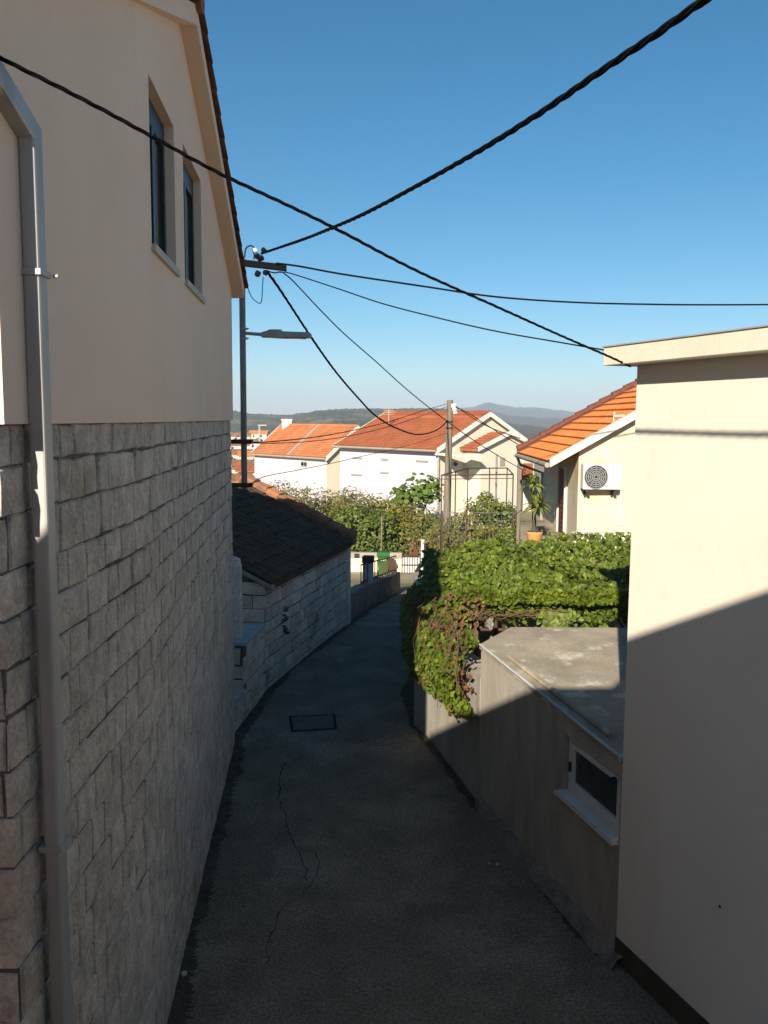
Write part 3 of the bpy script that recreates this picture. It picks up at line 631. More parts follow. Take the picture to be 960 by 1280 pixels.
for (u, v, hw, hh) in ((356, 761, 3.2, 3.2), (355.5, 772, 4.2, 4.2), (355, 787, 4, 5.5)):
    a = MB(); rnd = random.Random(int(v))
    for k in range(9):
        cx, cy = u+rnd.uniform(-.7, .7)*hw, v+hh*(k/4-1)*.9; w_, h_ = hw*rnd.uniform(.25, .75), hh*rnd.uniform(.10, .22); sl_ = rnd.uniform(-.9, .5)
        a.prism([shp(cx-w_, cy-h_+sl_), shp(cx+w_*.3, cy-h_*.6), shp(cx+w_, cy-h_*.5-sl_), shp(cx+w_*.8, cy+h_*.7-sl_), shp(cx-w_*.2, cy+h_*.5), shp(cx-w_*.9, cy+h_+sl_)], sn*(.002+.0007*k))
    a.build('black_paint_mark', mat('faded_black_paint', (.022, .021, .02), (.035, .033, .03), 12, .9), sh)
a = MB(); a.fbox(S1, sw, sd, ZU, (-.03, .0), (.02, .25), (G(19.6), 1.7)); a.build('quoin', m_white, sh)
# stone front wall between the house and the shed, with capstones
fw = thing('stone_wall', 'low stepped stone wall with pale capstones between tall house and shed', 'wall', (-2.2, 13.2, 0))
a = MB(); q0, q1 = V((-2.19, 12.3, 0)), V((-2.0, 14.22, 0)); stonewall(a, [q0+V((-.45, 0, 0)), q0, q1], -.05, 1.15, (.18, .24), (.22, .5), seed=21, ztop=lambda s: .42 if s < 1.05 else 1.13, th=.02)
a.build('wall', [m_stoneS, m_mortar], fw)
d_ = (q1-q0).normalized(); nn = V((-d_.y, d_.x, 0))
a = MB(); a.fbox(q0, d_, nn, ZU, (0, .6), (-.03, .42), (.42, .48)); a.build('capstone', m_cap, fw, bevel=.008)
a = MB(); a.fbox(q0, d_, nn, ZU, (.62, 1.93), (-.03, .42), (1.13, 1.19)); a.build('capstone', m_cap, fw, bevel=.008)
a = MB(); stonewall(a, [q0+d_*.6+nn*.42, q0+d_*.6], .4, 1.12, (.18, .24), (.2, .42), seed=5); stonewall(a, [q0+nn*1.4+d_*.9, q0+nn*.44+d_*.9], 0, 1.0, (.18, .24), (.2, .45), seed=6); a.build('return_wall', [m_stoneS, m_mortar], fw)
pq = P(294, 705, 13.3)
a = MB(); a.tube([(pq.x-.06, 13.3, 0), (pq.x-.06, 13.3, 2.3), (pq.x-.06, 13.3, 2.42), (pq.x-.06, 13.3, 2.46)], [.17, .16, .14, .07], 9); 
tag(a.build('stone_pillar', m_stoneS, loc=(pq.x-.06, 13.3, 0)), 'rounded rough stone pillar beside the tall house, before the shed gable', 'pillar')
# ------------------------------------------------------------------ roadside wall with railings
lw = thing('roadside_wall', 'low rough roadside wall with a short pillar and iron railing beyond the shed', 'wall', (-.2, 24, G(24)))
B0, B1 = V((-.86, 19.5, 0)), V((.56, 28.8, 0)); bd = (B1-B0).normalized(); bn = V((-bd.y, bd.x, 0)); BL = (B1-B0).length
a = MB(); N = 26; vs = []
for k in range(N+1):
    s = BL*k/N; p = B0+bd*s; g0 = G(p.y); h = .63+.05*noise.noise(V((s*1.3, 0, 0)))+.04*noise.noise(V((s*4, 0, 3)))
    j = .03*noise.noise(V((s*2, 9, 0)))
    vs += [p-bn*(.02+j)+ZU*(g0-.1), p-bn*j+ZU*(g0+h), p+bn*.26+ZU*(g0+h+.02), p+bn*.28+ZU*(g0-.1)]
a.add(vs, [(i*4+j, i*4+j+1, i*4+j+5, i*4+j+4) for i in range(N) for j in range(3)]+[(3, 2, 1, 0), (N*4, N*4+1, N*4+2, N*4+3)])
a.build('wall', mat('rubble_wall', (.30, .26, .21), (.17, .15, .125), 4, .95, .03, 14), lw)
ps = 3.75; p = B0+bd*ps+bn*.13; g0 = G(p.y)
a = MB(); a.box((p.x, p.y, g0+.60), (.26, .26, 1.25), -.15); a.build('pillar', m_cap, lw, bevel=.01)
a = MB(); a.box((p.x, p.y, g0+1.28), (.30, .30, .18), -.15); a.build('pillar_cap', m_iron, lw, bevel=.02)
a = MB()
for s_a, s_b in ((ps-1.1, ps-.16), (ps+.16, BL-.15)):
    pa, pb = B0+bd*s_a+bn*.13, B0+bd*s_b+bn*.13
    for hh in (.72, 1.18): a.tube([pa+ZU*(G(pa.y)+hh), pb+ZU*(G(pb.y)+hh)], .02, 6)
    kk = int((s_b-s_a)/.5)+1
    for k in range(kk+1):
        pc = lerp(pa, pb, k/kk); a.tube([pc+ZU*(G(pc.y)+.6), pc+ZU*(G(pc.y)+1.2)], .015, 6)
a.build('railing', m_rust, lw)
# ------------------------------------------------------------------ bin
bq = PZ(479, 720, -2.03); bx, by = bq.x, bq.y; bz = G(by)
bn_ = thing('wheelie_bin', 'green plastic wheelie bin standing in the sun at the end of the lane', 'bin', (bx, by, bz))
a = MB(); b0 = [(-.20, -.2), (.20, -.2), (.20, .22), (-.20, .22)]; b1 = [(-.24, -.27), (.24, -.27), (.24, .28), (-.24, .28)]
a.hexa([(bx+x, by+y, bz+.06) for x, y in b0]+[(bx+x, by+y, bz+.93) for x, y in b1]); a.box((bx, by, bz+.90), (.55, .62, .07)); a.build('body', m_bin, bn_, bevel=.02)
a = MB(); a.hexa([(bx+x*1.15, by+y*1.12, bz+.945) for x, y in b1]+[(bx+x*.95, by+y*.9, bz+1.04) for x, y in b1]); a.tube([(bx-.2, by+.36, bz+.93), (bx+.2, by+.36, bz+.93)], .02, 8); a.build('lid', m_bin, bn_, bevel=.02)
for s_ in (-1, 1):
    a = MB(); a.tube([(bx+s_*.2, by+.22, bz+.1), (bx+s_*.26, by+.22, bz+.1)], .1, 16); a.build('wheel', m_blackpl, bn_)
a = MB()
for i, (x, w_) in enumerate(((-.11, .05), (-.045, .04), (.02, .05), (.09, .045))):
    for z_ in (.70, .745): a.box((bx+x, by-.262+.0*i, bz+z_), (w_, .006, .028))
a.build('lettering', m_white, bn_)
# ------------------------------------------------------------------ far boundary wall, gate, gatepost
wy = 37.6; g0 = G(wy)
bw = thing('boundary_wall', 'pale low boundary wall with grey coping in front of the orchard', 'wall', (-.7, wy, g0))
x0, x1 = P(415, 700, wy).x, P(502, 700, wy).x
zb_ = P(460, 697.5, wy).z; zt2 = P(460, 690.5, wy).z
a = MB(); a.box(((x0+x1)/2, wy, (zb_+g0-.1)/2), (x1-x0, .22, zb_-g0+.1)); a.build('wall', m_limew, bw)
a = MB(); a.box(((x0+x1)/2, wy+.02, (zb_+zt2)/2), (x1-x0+.04, .28, zt2-zb_)); a.build('coping', m_cop, bw, bevel=.02)
q = P(446, 694.5, wy-.15); a = MB(); a.box((q.x, q.y, q.z), (.22, .06, .18)); a.build('meter_box', m_frameD, bw, bevel=.01)
gt = thing('gate', 'white barred gate with brown rails at the lane end', 'gate', P(513, 718, 37.2))
a = MB(); p0, p1 = P(502.5, 718, 37.2), P(524.5, 718, 37.2); gz = p0.z; gw = p1.x-p0.x
for z_ in (.06, .42, .84): a.box(((p0.x+p1.x)/2, 37.2, gz+z_), (gw, .03, .04))
for k in range(8): a.box((lerp(p0.x, p1.x, k/7), 37.2, gz+.44), (.03, .028, .88))
a.build('frame', m_iron, gt)
a = MB(); a.box(((p0.x+p1.x)/2, 37.245, gz+.40), (gw, .02, .68)); a.build('panel', m_white, gt)
a = MB(); q = P(521, 710, 37.1); bm = bmesh.new(); bmesh.ops.create_icosphere(bm, subdivisions=2, radius=.13)
for i in range(3): a.tube([(q.x-.1+.1*i, 37.12, q.z-.25), (q.x+.05*i, 37.12, q.z), (q.x+.18-.05*i, 37.12, q.z+.2)], .022, 6)
a.build('latch', m_frameD, gt); bm.free()
rg = thing('iron_gate', 'small rust-red barred iron gate beside the white gatepost', 'gate', P(520, 694, 38.4))
a = MB(); p0, p1 = P(514.5, 694, 38.4), P(526.5, 694, 38.4); zt3 = P(520, 672, 38.4).z
for k in range(6): x = lerp(p0.x, p1.x, k/5); a.tube([(x, 38.4, p0.z-.7), (x, 38.4, zt3+.05*math.sin(k/5*math.pi))], .018, 6)
for z_ in (p0.z+.12, lerp(p0.z, zt3, .5), zt3-.03): a.tube([(p0.x, 38.4, z_), (p1.x, 38.4, z_)], .018, 6)
a.build('bars', m_rust, rg)
a = MB(); a.box(((p0.x+p1.x)/2, 38.44, p0.z+.14), (.22, .02, .26)); a.build('plate', m_rust, rg)
q = P(529, 690, 37.3); zt4 = P(529, 675.5, 37.3).z
a = MB(); a.box((q.x, 37.3, (zt4+g0)/2), (.2, .2, zt4-g0)); a.box((q.x, 37.3, zt4+.02), (.24, .24, .04))
tag(a.build('gatepost', m_white, loc=(q.x, 37.3, g0), bevel=.01), 'square white gatepost rising beside the rust-red iron gate', 'gatepost')
a = MB(); p0, p1 = P(531, 678, 36.5), P(549, 679.5, 34); a.tube([p0, p1], .06, 8); a.tube([p0, V((p0.x, p0.y, G(36.5)))], .05, 8); a.tube([p1, V((p1.x, p1.y, G(34)))], .05, 8)
tag(a.build('handrail', m_iron, loc=(p0.x, p0.y, G(36.5))), 'dark horizontal rail between white gatepost and vine', 'handrail')
# ------------------------------------------------------------------ trees
def tree(name, label, cat, base, h, rx, ry, rz_, mt, n, ls, seed, group, cl=34, trunkr=.09, asp=.75, low=.25, spread=.33, bark=m_bark):
    rnd = random.Random(seed); random.seed(seed); base = V(base); t_ = thing(name, label, cat, base, group)
    c = base+V((0, 0, h-rz_)); cs = []
    for _ in range(cl):
        d = rv(); d = d.normalized()*(d.length**.45); q = c+V((d.x*rx, d.y*ry, d.z*rz_)); q.z = max(q.z, base.z+low*h*.6); cs.append((q, rnd.uniform(.6, 1.25)))
    a = MB(); tp = base+V((rnd.uniform(-.15, .15), rnd.uniform(-.1, .1), h*.42))
    a.tube([base-ZU*.1, lerp(base, tp, .5)+V((rnd.uniform(-.06, .06), 0, 0)), tp], [trunkr*1.25, trunkr, trunkr*.8], 8)
    for q, s_ in cs[::2]:
        md = lerp(tp, q, .5)+rv()*.12*rx; a.tube([lerp(base, tp, R(.6, 1)), md, q], [trunkr*.5, trunkr*.3, trunkr*.1], 5, cap=False)
    a.build('trunk', bark, t_)
    a = MB(); sr = spread*min(rx, rz_)
    for _ in range(n):
        q, s_ = rnd.choice(cs); d = rv(); d = d.normalized()*(d.length**.6)*sr*s_*1.5; d.z *= .8
        leaf(a, q+d, d.normalized()*.8+(q-c)*.35+V((R(-.5, .5), R(-.9, .2), R(.1, .9))), ls*R(.6, 1.3), asp=asp)
    a.build('crown', mt, t_); random.seed(seed+100); return t_
TG = 'trees and bushes of the orchard'
def tr(u, vtop, Y, rx, mt, n, ls, label, seed, name='orchard_tree', **k):
    top = P(u, vtop, Y); g = G(Y); h = top.z-g
    return tree(name, label, 'tree', (top.x, Y, g), h, rx, rx*.8, h*k.pop('rzf', .42), mt, n, ls, seed, TG, **k)
tr(352, 607, 40, 1.75, m_olive, 5000, .15, 'grey-green olive tree half hidden behind the shed roof ridge', 31, 'olive_tree', asp=.45)
tr(392, 613, 41, 1.8, m_olive, 5200, .15, 'grey-green olive tree below the small square window of the white house', 32, 'olive_tree', asp=.45)
tr(428, 618, 42, 1.75, m_olive, 5000, .15, 'grey-green olive tree in front of the gap between two orange-roofed houses', 33, 'olive_tree', asp=.45)
tr(446, 636, 39.6, 1.15, m_citrus, 3000, .14, 'dark glossy citrus tree right behind the pale boundary wall, left of the bin', 34, 'citrus_tree', low=.05, rzf=.5)
tr(474, 640, 40.2, 1.1, m_citrus, 2800, .14, 'dark glossy citrus tree directly above the green bin', 35, 'citrus_tree', low=.05, rzf=.5)
tr(466, 622, 43, 1.5, m_yel, 2800, .14, 'yellow-green tree rising behind the citrus trees', 36, 'fruit_tree')
tr(500, 634, 41.5, 1.1, m_yel, 2600, .14, 'yellowish bushy tree left of the wooden pole behind the iron gate', 37, 'fruit_tree', low=.05, rzf=.5)
tr(522, 601, 45, 1.5, m_fig, 1100, .26, 'tall loose fig tree with big pale leaves against the lilac-white wall', 38, 'fig_tree', asp=.95, cl=22)
tr(528, 634, 40.5, 1.15, m_olive, 3600, .15, 'olive bush at the foot of the wooden pole', 39, 'olive_tree', asp=.45, low=.05, rzf=.5)
tr(337, 596, 37, .9, m_fig, 500, .25, 'small fig bush with large leaves peeping over the shed ridge', 40, 'fig_tree', asp=.95, cl=14)
tr(410, 640, 40.2, 1.2, m_olive, 3800, .15, 'low olive bush above the lit verge of the shed', 41, 'olive_tree', asp=.45, low=.05, rzf=.5)
tr(548, 655, 38.5, 1.0, m_citrus, 2200, .14, 'dark citrus bush between wooden pole and garden frame', 47, 'citrus_tree', low=.05, rzf=.5)
# bushes in the garden of the frame
def bush(u, vtop, Y, rx, mt, n, ls, label, seed, zg=.42, name='garden_bush', **k):
    top = P(u, vtop, Y); h = max(.5, top.z-zg); return tree(name, label, 'bush', (top.x, Y, zg), h, rx, rx*.8, h*.5, mt, n, ls, seed, 'bushes in the garden behind the vine', low=.05, trunkr=.03, **k)
bush(603, 619, 30.5, .62, m_citrus, 1900, .10, 'round dark green bush behind the metal garden frame', 51)
bush(632, 626, 29.5, .55, m_citrus, 1600, .10, 'clipped green bush at the right end of the garden frame', 52)
bush(575, 640, 29, .75, m_olive, 1400, .10, 'sparse grey-green bush inside the left half of the garden frame', 53, asp=.45)
bush(612, 655, 28, .7, m_yel, 1000, .09, 'thin yellowish bush with bare twigs inside the garden frame', 54, asp=.5, cl=20)
bush(640, 655, 24.3, .35, m_citrus, 700, .08, 'small leafy bush left of the terracotta pot', 55, zg=.45)
bush(556, 660, 27.2, .6, m_olive, 1200, .09, 'grey-green bush left of the garden frame post', 56, asp=.45)
# stake among the trees
a = MB(); q = P(476.5, 690, 38.6); a.tube([(q.x, 38.6, G(38.6)), (q.x+.02, 38.6, P(476.5, 645, 38.6).z)], .035, 8)
tag(a.build('stake', m_pole2, loc=(q.x, 38.6, G(38.6))), 'thin grey stake standing among citrus trees above the bin', 'stake')
# ------------------------------------------------------------------ utility pole on the tall house, lamp
PX = P(304.5, 520, 12.25).x; PY = 12.25
up_ = thing('utility_pole', 'grey steel utility pole bracketed to the tall house corner', 'utility pole', (PX, PY, P(304, 612, PY).z))
zb, zt = P(304, 612, PY).z, P(304, 321, PY).z
a = MB(); a.tube([(PX, PY, zb), (PX, PY, zt)], .043, 14); a.tube([(PX, PY, zt), (PX, PY, zt+.012)], .047, 14); a.build('pole', m_steel, up_, smooth=False)
qa, qb = P(297.5, 328, PY-.07), P(358, 335, PY-.07); d_ = (qb-qa).normalized(); upv = V((0, -1, 0)).cross(d_)
a = MB(); a.fbox(qa, d_, V((0, 1, 0)), ZU, (0, (qb-qa).length), (-.04, .04), (-.043, .043)); a.build('crossarm', m_blackpl, up_, bevel=.006)
for v_ in (552, 606):
    p0, p1 = P(280, v_, PY-.02), P(315.5, v_, PY-.02); a = MB(); a.box(((p0.x+p1.x)/2-.04, PY-.06, p0.z), (p1.x-p0.x+.08, .05, .06)); a.box((p1.x-.02, PY, p0.z), (.03, .17, .06)); a.build('bracket', m_iron, up_, bevel=.004)
def blob(M, p, r_, sx=1, sz=1, seed=0):
    bm = bmesh.new(); bmesh.ops.create_icosphere(bm, subdivisions=2, radius=r_)
    M.add([V(p)+V((x.co.x*sx, x.co.y, x.co.z*sz))*(1+.4*noise.noise(x.co*25+V((seed, 0, 0)))) for x in bm.verts], [tuple(t_.index for t_ in f2.verts) for f2 in bm.faces]); bm.free()
for i, (u, v, r_, mm_) in enumerate(((319, 313, .035, m_porc), (322, 320, .04, m_blackpl), (330, 313, .04, m_blackpl), (322, 342, .045, m_blackpl), (332, 341, .04, m_blackpl), (326, 323, .045, m_blackpl))):
    a = MB(); blob(a, P(u, v, PY-.1), r_, seed=i*3); a.build('insulator' if i == 0 else 'cable_clamp', mm_, up_)
for w_ in (((306, 321), (307, 312), (311, 307.5), (316, 308), (318, 312)), ((309, 358), (315, 372), (324, 379), (327, 376), (328, 362), (329, 346)), ((316, 312), (318, 320), (317, 324)), ((333, 338), (342, 341), (350, 340), (356, 341))):
    a = MB(); a.tube(spline([P(u, v, PY-.08) for u, v in w_], 6), .010 if w_[0][1] < 350 else .0065, 6); a.build('loose_wire', m_blackpl, up_)
lp = thing('street_lamp', 'flat grey street lamp on a short arm from the steel pole', 'street lamp', P(309, 418, PY))
a = MB(); a.tube([P(306, 416.5, PY), P(332, 418.5, PY)], .024, 10); a.build('arm', m_lampg, lp)
h0, h1 = P(327, 419, PY), P(390, 419.5, PY); X_ = (h1-h0).normalized(); Ln = (h1-h0).length
a = MB(); hp = [(0, -.03), (.0, .035), (.08, .055), (.12, .075), (.28, .075), (.30, .05), (Ln-.03, .04), (Ln, .01), (Ln-.03, -.035), (.25, -.04), (.1, -.03)]
a.prism([h0+X_*x+ZU*z_+V((0, -.08, 0)) for x, z_ in hp], (0, .16, 0)); a.build('lamp_head', m_lampg, lp, bevel=.008)
a = MB(); a.fbox(h0, X_, V((0, 1, 0)), ZU, (.32, Ln-.08), (-.06, .06), (-.052, -.041)); a.build('lens', m_glass, lp)
for v_ in (411, 423):
    a = MB(); q = P(305, v_, PY); a.tube([q-ZU*.012, q+ZU*.012], .053, 12); a.tube([q+V((.04, -.03, 0)), q+V((.075, -.03, 0))], .008, 6); a.build('clamp', m_galv, lp)
# wooden pole
q = P(562.5, 500, 30); pb = P(557.5, 690, 30); dirp = (pb-q); pbot = q+dirp*((q.z-G(30)+.2)/(q.z-pb.z))
wp = thing('wooden_pole', 'weathered wooden utility pole leaning slightly behind the vine', 'utility pole', (pbot.x, 30, G(30)))
a = MB(); a.tube([pbot, q], [.15, .105], 12); a.build('pole', m_pole2, wp)
a = MB(); c = P(567, 507, 29.9); a.box((c.x, 29.9, c.z), (.16, .16, .12)); blob(a, P(568, 511, 29.85), .1, seed=4); blob(a, P(569, 516, 29.85), .07, seed=8); a.build('insulator', m_porc, wp)
for v_ in (527, 535): a = MB(); c = P(562.5-(v_-500)*.026, v_, 30); a.tube([c-ZU*.03, c+ZU*.03], .125, 12); a.build('band', m_iron, wp)
# ------------------------------------------------------------------ cables
CG = 'overhead cables'
def cable(label, a, b, px, r, twist=0, ext0=None, ext1=None, name='cable', wob=0):
    pts = [PL(u, v, a, b) for u, v in px]
    if ext0: pts.insert(0, V(ext0))
    if ext1: pts += [V(e_) for e_ in ext1]
    c = spline(pts, 14); M = MB()
    if twist:
        fine = []; acc = 0
        for p0, p1 in zip(c, c[1:]):
            n_ = max(1, int((p1-p0).length/(twist*.12)))
            fine += [lerp(p0, p1, k/n_) for k in range(n_)]
        fine.append(c[-1]); ac = [0]
        for p0, p1 in zip(fine, fine[1:]): ac.append(ac[-1]+(p1-p0).length)
        for ph in (0, 2.09, 4.19):
            q = []
            for i, p in enumerate(fine):
                t_ = (fine[min(i+1, len(fine)-1)]-fine[max(i-1, 0)]).normalized(); s_ = t_.cross(ZU).normalized(); u_ = s_.cross(t_)
                g = ac[i]/twist*2*math.pi+ph; q.append(p+(s_*math.cos(g)+u_*math.sin(g))*r*.52*(1+.25*noise.noise(V((ac[i]*1.7, ph, 0)))))
            M.tube(q, r*.52, 6)
    else: M.tube(c, r, 6)
    return tag(M.build(name, m_blackpl, loc=pts[0]), label, 'cable', CG)
pl = (PX+.15, PY-.1); w2 = (2.18, 30)
cable('thickest twisted black cable crossing the open sky to the upper right', pl, (1.144, 3.61), [(327, 317), (345, 311), (380, 299), (420, 283), (460, 265), (520, 233), (600, 188), (680, 138), (760, 83), (820, 43), (885, -3)], .0175, .42, ext1=[(1.627, 2.213, 6.208), (2.66, -.78, 6.3)])
cable('twisted black cable running from the tall house wall to the cream house cornice', (-1.5, 3.42), (1.93, 6.9), [(-28, 55), (0, 72), (60, 102), (130, 138), (205, 179), (275, 217), (350, 252), (420, 286), (520, 338), (620, 383), (700, 419), (760, 445), (788, 458)], .0092, .28)
cable('thin cable from crossarm running level to the right edge above the cornice', (PX+.6, PY-.1), (9, 15), [(345, 329), (375, 333), (430, 343), (530, 358), (620, 371), (720, 378), (820, 380.5), (900, 381), (1000, 380.5)], .014)
cable('thin sagging cable from crossarm end to the back of the cream cornice', (PX+.6, PY-.1), (2.3, 8.6), [(356, 340), (371, 344), (420, 360), (480, 380), (550, 398), (620, 414), (700, 428), (770, 440)], .0085)
cable('heavy twisted cable drooping low from steel pole to wooden pole', (PX+.35, PY-.1), w2, [(334, 340), (350, 362), (390, 423), (420, 465), (450, 500), (470, 520), (495, 535), (522, 543), (545, 538), (559, 526), (568, 512)], .021, .6)
cable('thin cable slanting from the crossarm past the wooden pole towards the tiled house', (PX+.5, PY-.1), (4.1, 23), [(355, 342), (366, 351), (400, 387), (430, 417), (470, 452), (510, 488), (550, 520), (590, 549), (630, 574), (655, 588)], .009)
b1_ = (PX+.1, PY)
cable('upper thin wire from the pole bracket across the orange roof to the wooden pole', b1_, w2, [(314, 553), (340, 552), (380, 548), (415, 543), (450, 536), (490, 526), (530, 513), (558, 505)], .009)
cable('lower thin wire from the pole bracket sagging past the orange roof to the wooden pole', b1_, w2, [(314, 554), (345, 554), (385, 552), (425, 547), (460, 540), (500, 529), (535, 517), (559, 508)], .007)
cable('lowest faint wire crossing the white house walls below the eaves', (PX+.1, PY), w2, [(314, 605), (330, 596), (370, 588), (410, 580), (450, 571), (490, 562), (530, 551), (559, 541)], .006)
cable('upper wire from the wooden pole top to the tiled house eave', w2, (3.6, 22), [(569, 507), (590, 522), (612, 534), (635, 543), (650, 548)], .012)
cable('lower wire from the wooden pole top to the tiled house eave', w2, (3.6, 22), [(569, 509), (585, 516), (605, 529), (630, 545), (650, 557)], .012)
# ------------------------------------------------------------------ house with the air conditioner
ax = V((.02, 1, 0)).normalized(); rt = V((ax.y, -ax.x, 0)); E0 = P(690, 577, 17.6)
h3 = thing('house', 'cream bungalow with bright orange tiled roof and air conditioner on its gable', 'house', (6, 20, 2.05))
e3 = E0.z; sl3 = .58; LN = 4.75; RS = 4.4
def h3p(s, t_, z_): return V((E0.x, E0.y, 0))+rt*s+ax*t_+ZU*z_
a = MB(); wx0 = (P(722, 620, 17.8).x-E0.x); fz = 1.95
def zr3(s): return e3-.10+sl3*min(s, 2*RS-s)
wy0, wy1 = .22, 4.5
a.poly([h3p(wx0, wy0, fz), h3p(2*RS-wx0, wy0, fz), h3p(2*RS-wx0, wy0, zr3(wx0)), h3p(RS, wy0, zr3(RS)), h3p(wx0, wy0, zr3(wx0))])
a.poly([h3p(wx0, wy1, fz), h3p(2*RS-wx0, wy1, fz), h3p(2*RS-wx0, wy1, zr3(wx0)), h3p(RS, wy1, zr3(RS)), h3p(wx0, wy1, zr3(wx0))])
a.poly([h3p(wx0, wy0, fz), h3p(wx0, wy1, fz), h3p(wx0, wy1, zr3(wx0)), h3p(wx0, wy0, zr3(wx0))])
a.poly([h3p(2*RS-wx0, wy0, fz), h3p(2*RS-wx0, wy1, fz), h3p(2*RS-wx0, wy1, zr3(wx0)), h3p(2*RS-wx0, wy0, zr3(wx0))])
a.build('wall', m_wall3, h3)
a = MB(); tk = .10
for s0, s1 in ((0, RS), (2*RS, RS)):
    q = [h3p(s0, 0, e3), h3p(s0, LN, e3), h3p(s1, LN, e3+sl3*RS), h3p(s1, 0, e3+sl3*RS)]
    a.hexa([p-ZU*tk for p in q]+q)
ro = a.build('roof', m_tileR, h3)
a = MB()
tiles(a, h3p(-.05, .12, e3-.02), h3p(-.05, LN, e3-.02), h3p(RS, LN, e3+sl3*RS+.01), h3p(RS, .12, e3+sl3*RS+.01), 17, 22, .055, .03)
tiles(a, h3p(2*RS+.05, .12, e3-.02), h3p(2*RS+.05, LN, e3-.02), h3p(RS, LN, e3+sl3*RS+.01), h3p(RS, .12, e3+sl3*RS+.01), 17, 22, .055, .03)
a.build('roof_tiles', m_tileO, ro)
for i in range(2):
    a = MB(); s0 = -.04 if i == 0 else 2*RS+.04
    q0, q1 = h3p(s0, 0, e3-.02), h3p(RS, 0, e3+sl3*RS)
    a.hexa([q0-ax*.03-ZU*.10, q0+ax*.16-ZU*.10, q1+ax*.16-ZU*.10, q1-ax*.03-ZU*.10, q0-ax*.03+ZU*.075, q0+ax*.16+ZU*.075, q1+ax*.16+ZU*.075, q1-ax*.03+ZU*.075])
    a.build('verge', m_wallC, ro, bevel=.01)
a = MB()    # red ridge-like verge at the far gable
q0, q1 = h3p(-.08, LN-.08, e3-.02), h3p(RS, LN-.08, e3+sl3*RS); nT = 15
a.hexa([q0-ax*.35-ZU*.05, q0+ax*.16-ZU*.05, q1+ax*.16-ZU*.05, q1-ax*.35-ZU*.05, q0-ax*.35+ZU*.08, q0+ax*.16+ZU*.10, q1+ax*.16+ZU*.10, q1-ax*.35+ZU*.08])
for k in range(nT): a.tube([lerp(q0, q1, k/nT)+ZU*.1, lerp(q0, q1, (k+1.1)/nT)+ZU*.085], [.11, .085], 8)
a.build('verge_tiles', m_rust, ro)
a = MB(); g_ = [h3p(-.10, t_, e3-.07) for t_ in (-.03, LN)]; a.tube(g_, .055, 8); a.build('gutter', m_cop, h3)
a = MB(); a.tube([h3p(-.1, LN-.15, e3-.08), h3p(-.02, LN-.15, e3-.3), h3p(wx0-.05, LN-.3, e3-.5), h3p(wx0-.05, LN-.3, fz)], .04, 8); a.build('drainpipe', m_cop, h3)
dw = P(703, 625, 20).x-E0.x
a = MB()
def h3b(M, s, t_, z_): M.fbox((E0.x, E0.y, 0), rt, ax, ZU, s, t_, z_)
ty = (lambda u: (lambda d: (E0.x+wx0*rt.x-E0.y*d.x/d.y-wx0*rt.y*d.x/d.y)/(d.x/d.y*ax.y-ax.x))(ray(u, 630)))
t1_, t0_ = ty(700), ty(708)
h3b(a, (wx0-.03, wx0+.02), (t0_, t1_), (fz+.02, fz+1.55)); do = a.build('door', m_brown, h3)
a = MB()
for k in range(12): h3b(a, (wx0-.045, wx0-.032), (t0_+.08, t1_-.08), (fz+.15+k*.11, fz+.22+k*.11))
a.build('louvre', m_rust, do)
a = MB(); h3b(a, (wx0-.07, wx0-.005), (t0_-.08, t0_-.003), (fz, fz+1.62)); h3b(a, (wx0-.07, wx0-.005), (t1_+.003, t1_+.08), (fz, fz+1.62)); a.build('door_frame', m_wallC, do)
a = MB(); a.tube([h3p(1.3, .3, e3+.75), h3p(1.3, .3, e3+1.0), h3p(1.28, .2, e3+.93), h3p(2.4, .1, e3+.98)], .02, 6); a.build('roof_pipe', m_white, h3)
# ledge in front of it
lg = MB()
for (ua, ub, va, yy_) in ((718, 800, 667, 16.0), (700, 800, 676, 15.4)):
    p0, p1 = P(ua, va, yy_), P(ub, va, yy_); lg.box(((p0.x+p1.x)/2, yy_+.15, (p0.z+1.7)/2), (p1.x-p0.x, .3, p0.z-1.7))
tag(lg.build('step_ledge', m_wallC, loc=(4.2, 15.8, 1.9), bevel=.01), 'pale stepped ledge below the bungalow gable, above the vine', 'ledge')
# AC
aq = P(752, 596, 17.55); ac = thing('air_conditioner', 'white air conditioner outdoor unit with round fan grille on the bungalow gable', 'air conditioner', (aq.x, aq.y, aq.z-.27))
acw = P(776.5, 596, 17.55).x-P(729, 596, 17.55).x; ach = P(752, 579.5, 17.55).z-P(752, 611, 17.55).z; ad = .27
fy = aq.y-ad/2+.07
a = MB(); a.box((aq.x, aq.y+.07, aq.z), (acw, ad, ach)); a.build('casing', m_white, ac, bevel=.015)
fc = V((P(744, 596, 17.55).x, fy-.004, aq.z)); rr = .235
a = MB(); a.add([fc+V((math.cos(g)*rr, 0, math.sin(g)*rr)) for g in [k*math.pi/16 for k in range(32)]], [tuple(range(32))]); fgo = a.build('fan_recess', m_frameD, ac)
a = MB()
for k in range(1, 7):
    r_ = rr*k/6; a.tube([fc+V((math.cos(g)*r_, -.012, math.sin(g)*r_)) for g in [j*math.pi/16 for j in range(33)]], .0095, 5, cap=False)
for k in range(12): g = k*math.pi/6; a.tube([fc+V((math.cos(g)*.04, -.014, math.sin(g)*.04)), fc+V((math.cos(g)*rr, -.014, math.sin(g)*rr))], .006, 5)
a.build('fan_grille', m_grille, ac)
for s_ in (-1, 1):
    a = MB(); x = aq.x+s_*acw*.36; a.box((x, aq.y+.08, aq.z-ach/2-.025), (.05, ad+.06, .045)); a.box((x, aq.y+.22, aq.z-ach/2-.1), (.04, .04, .14)); a.build('bracket', m_frameD, ac)
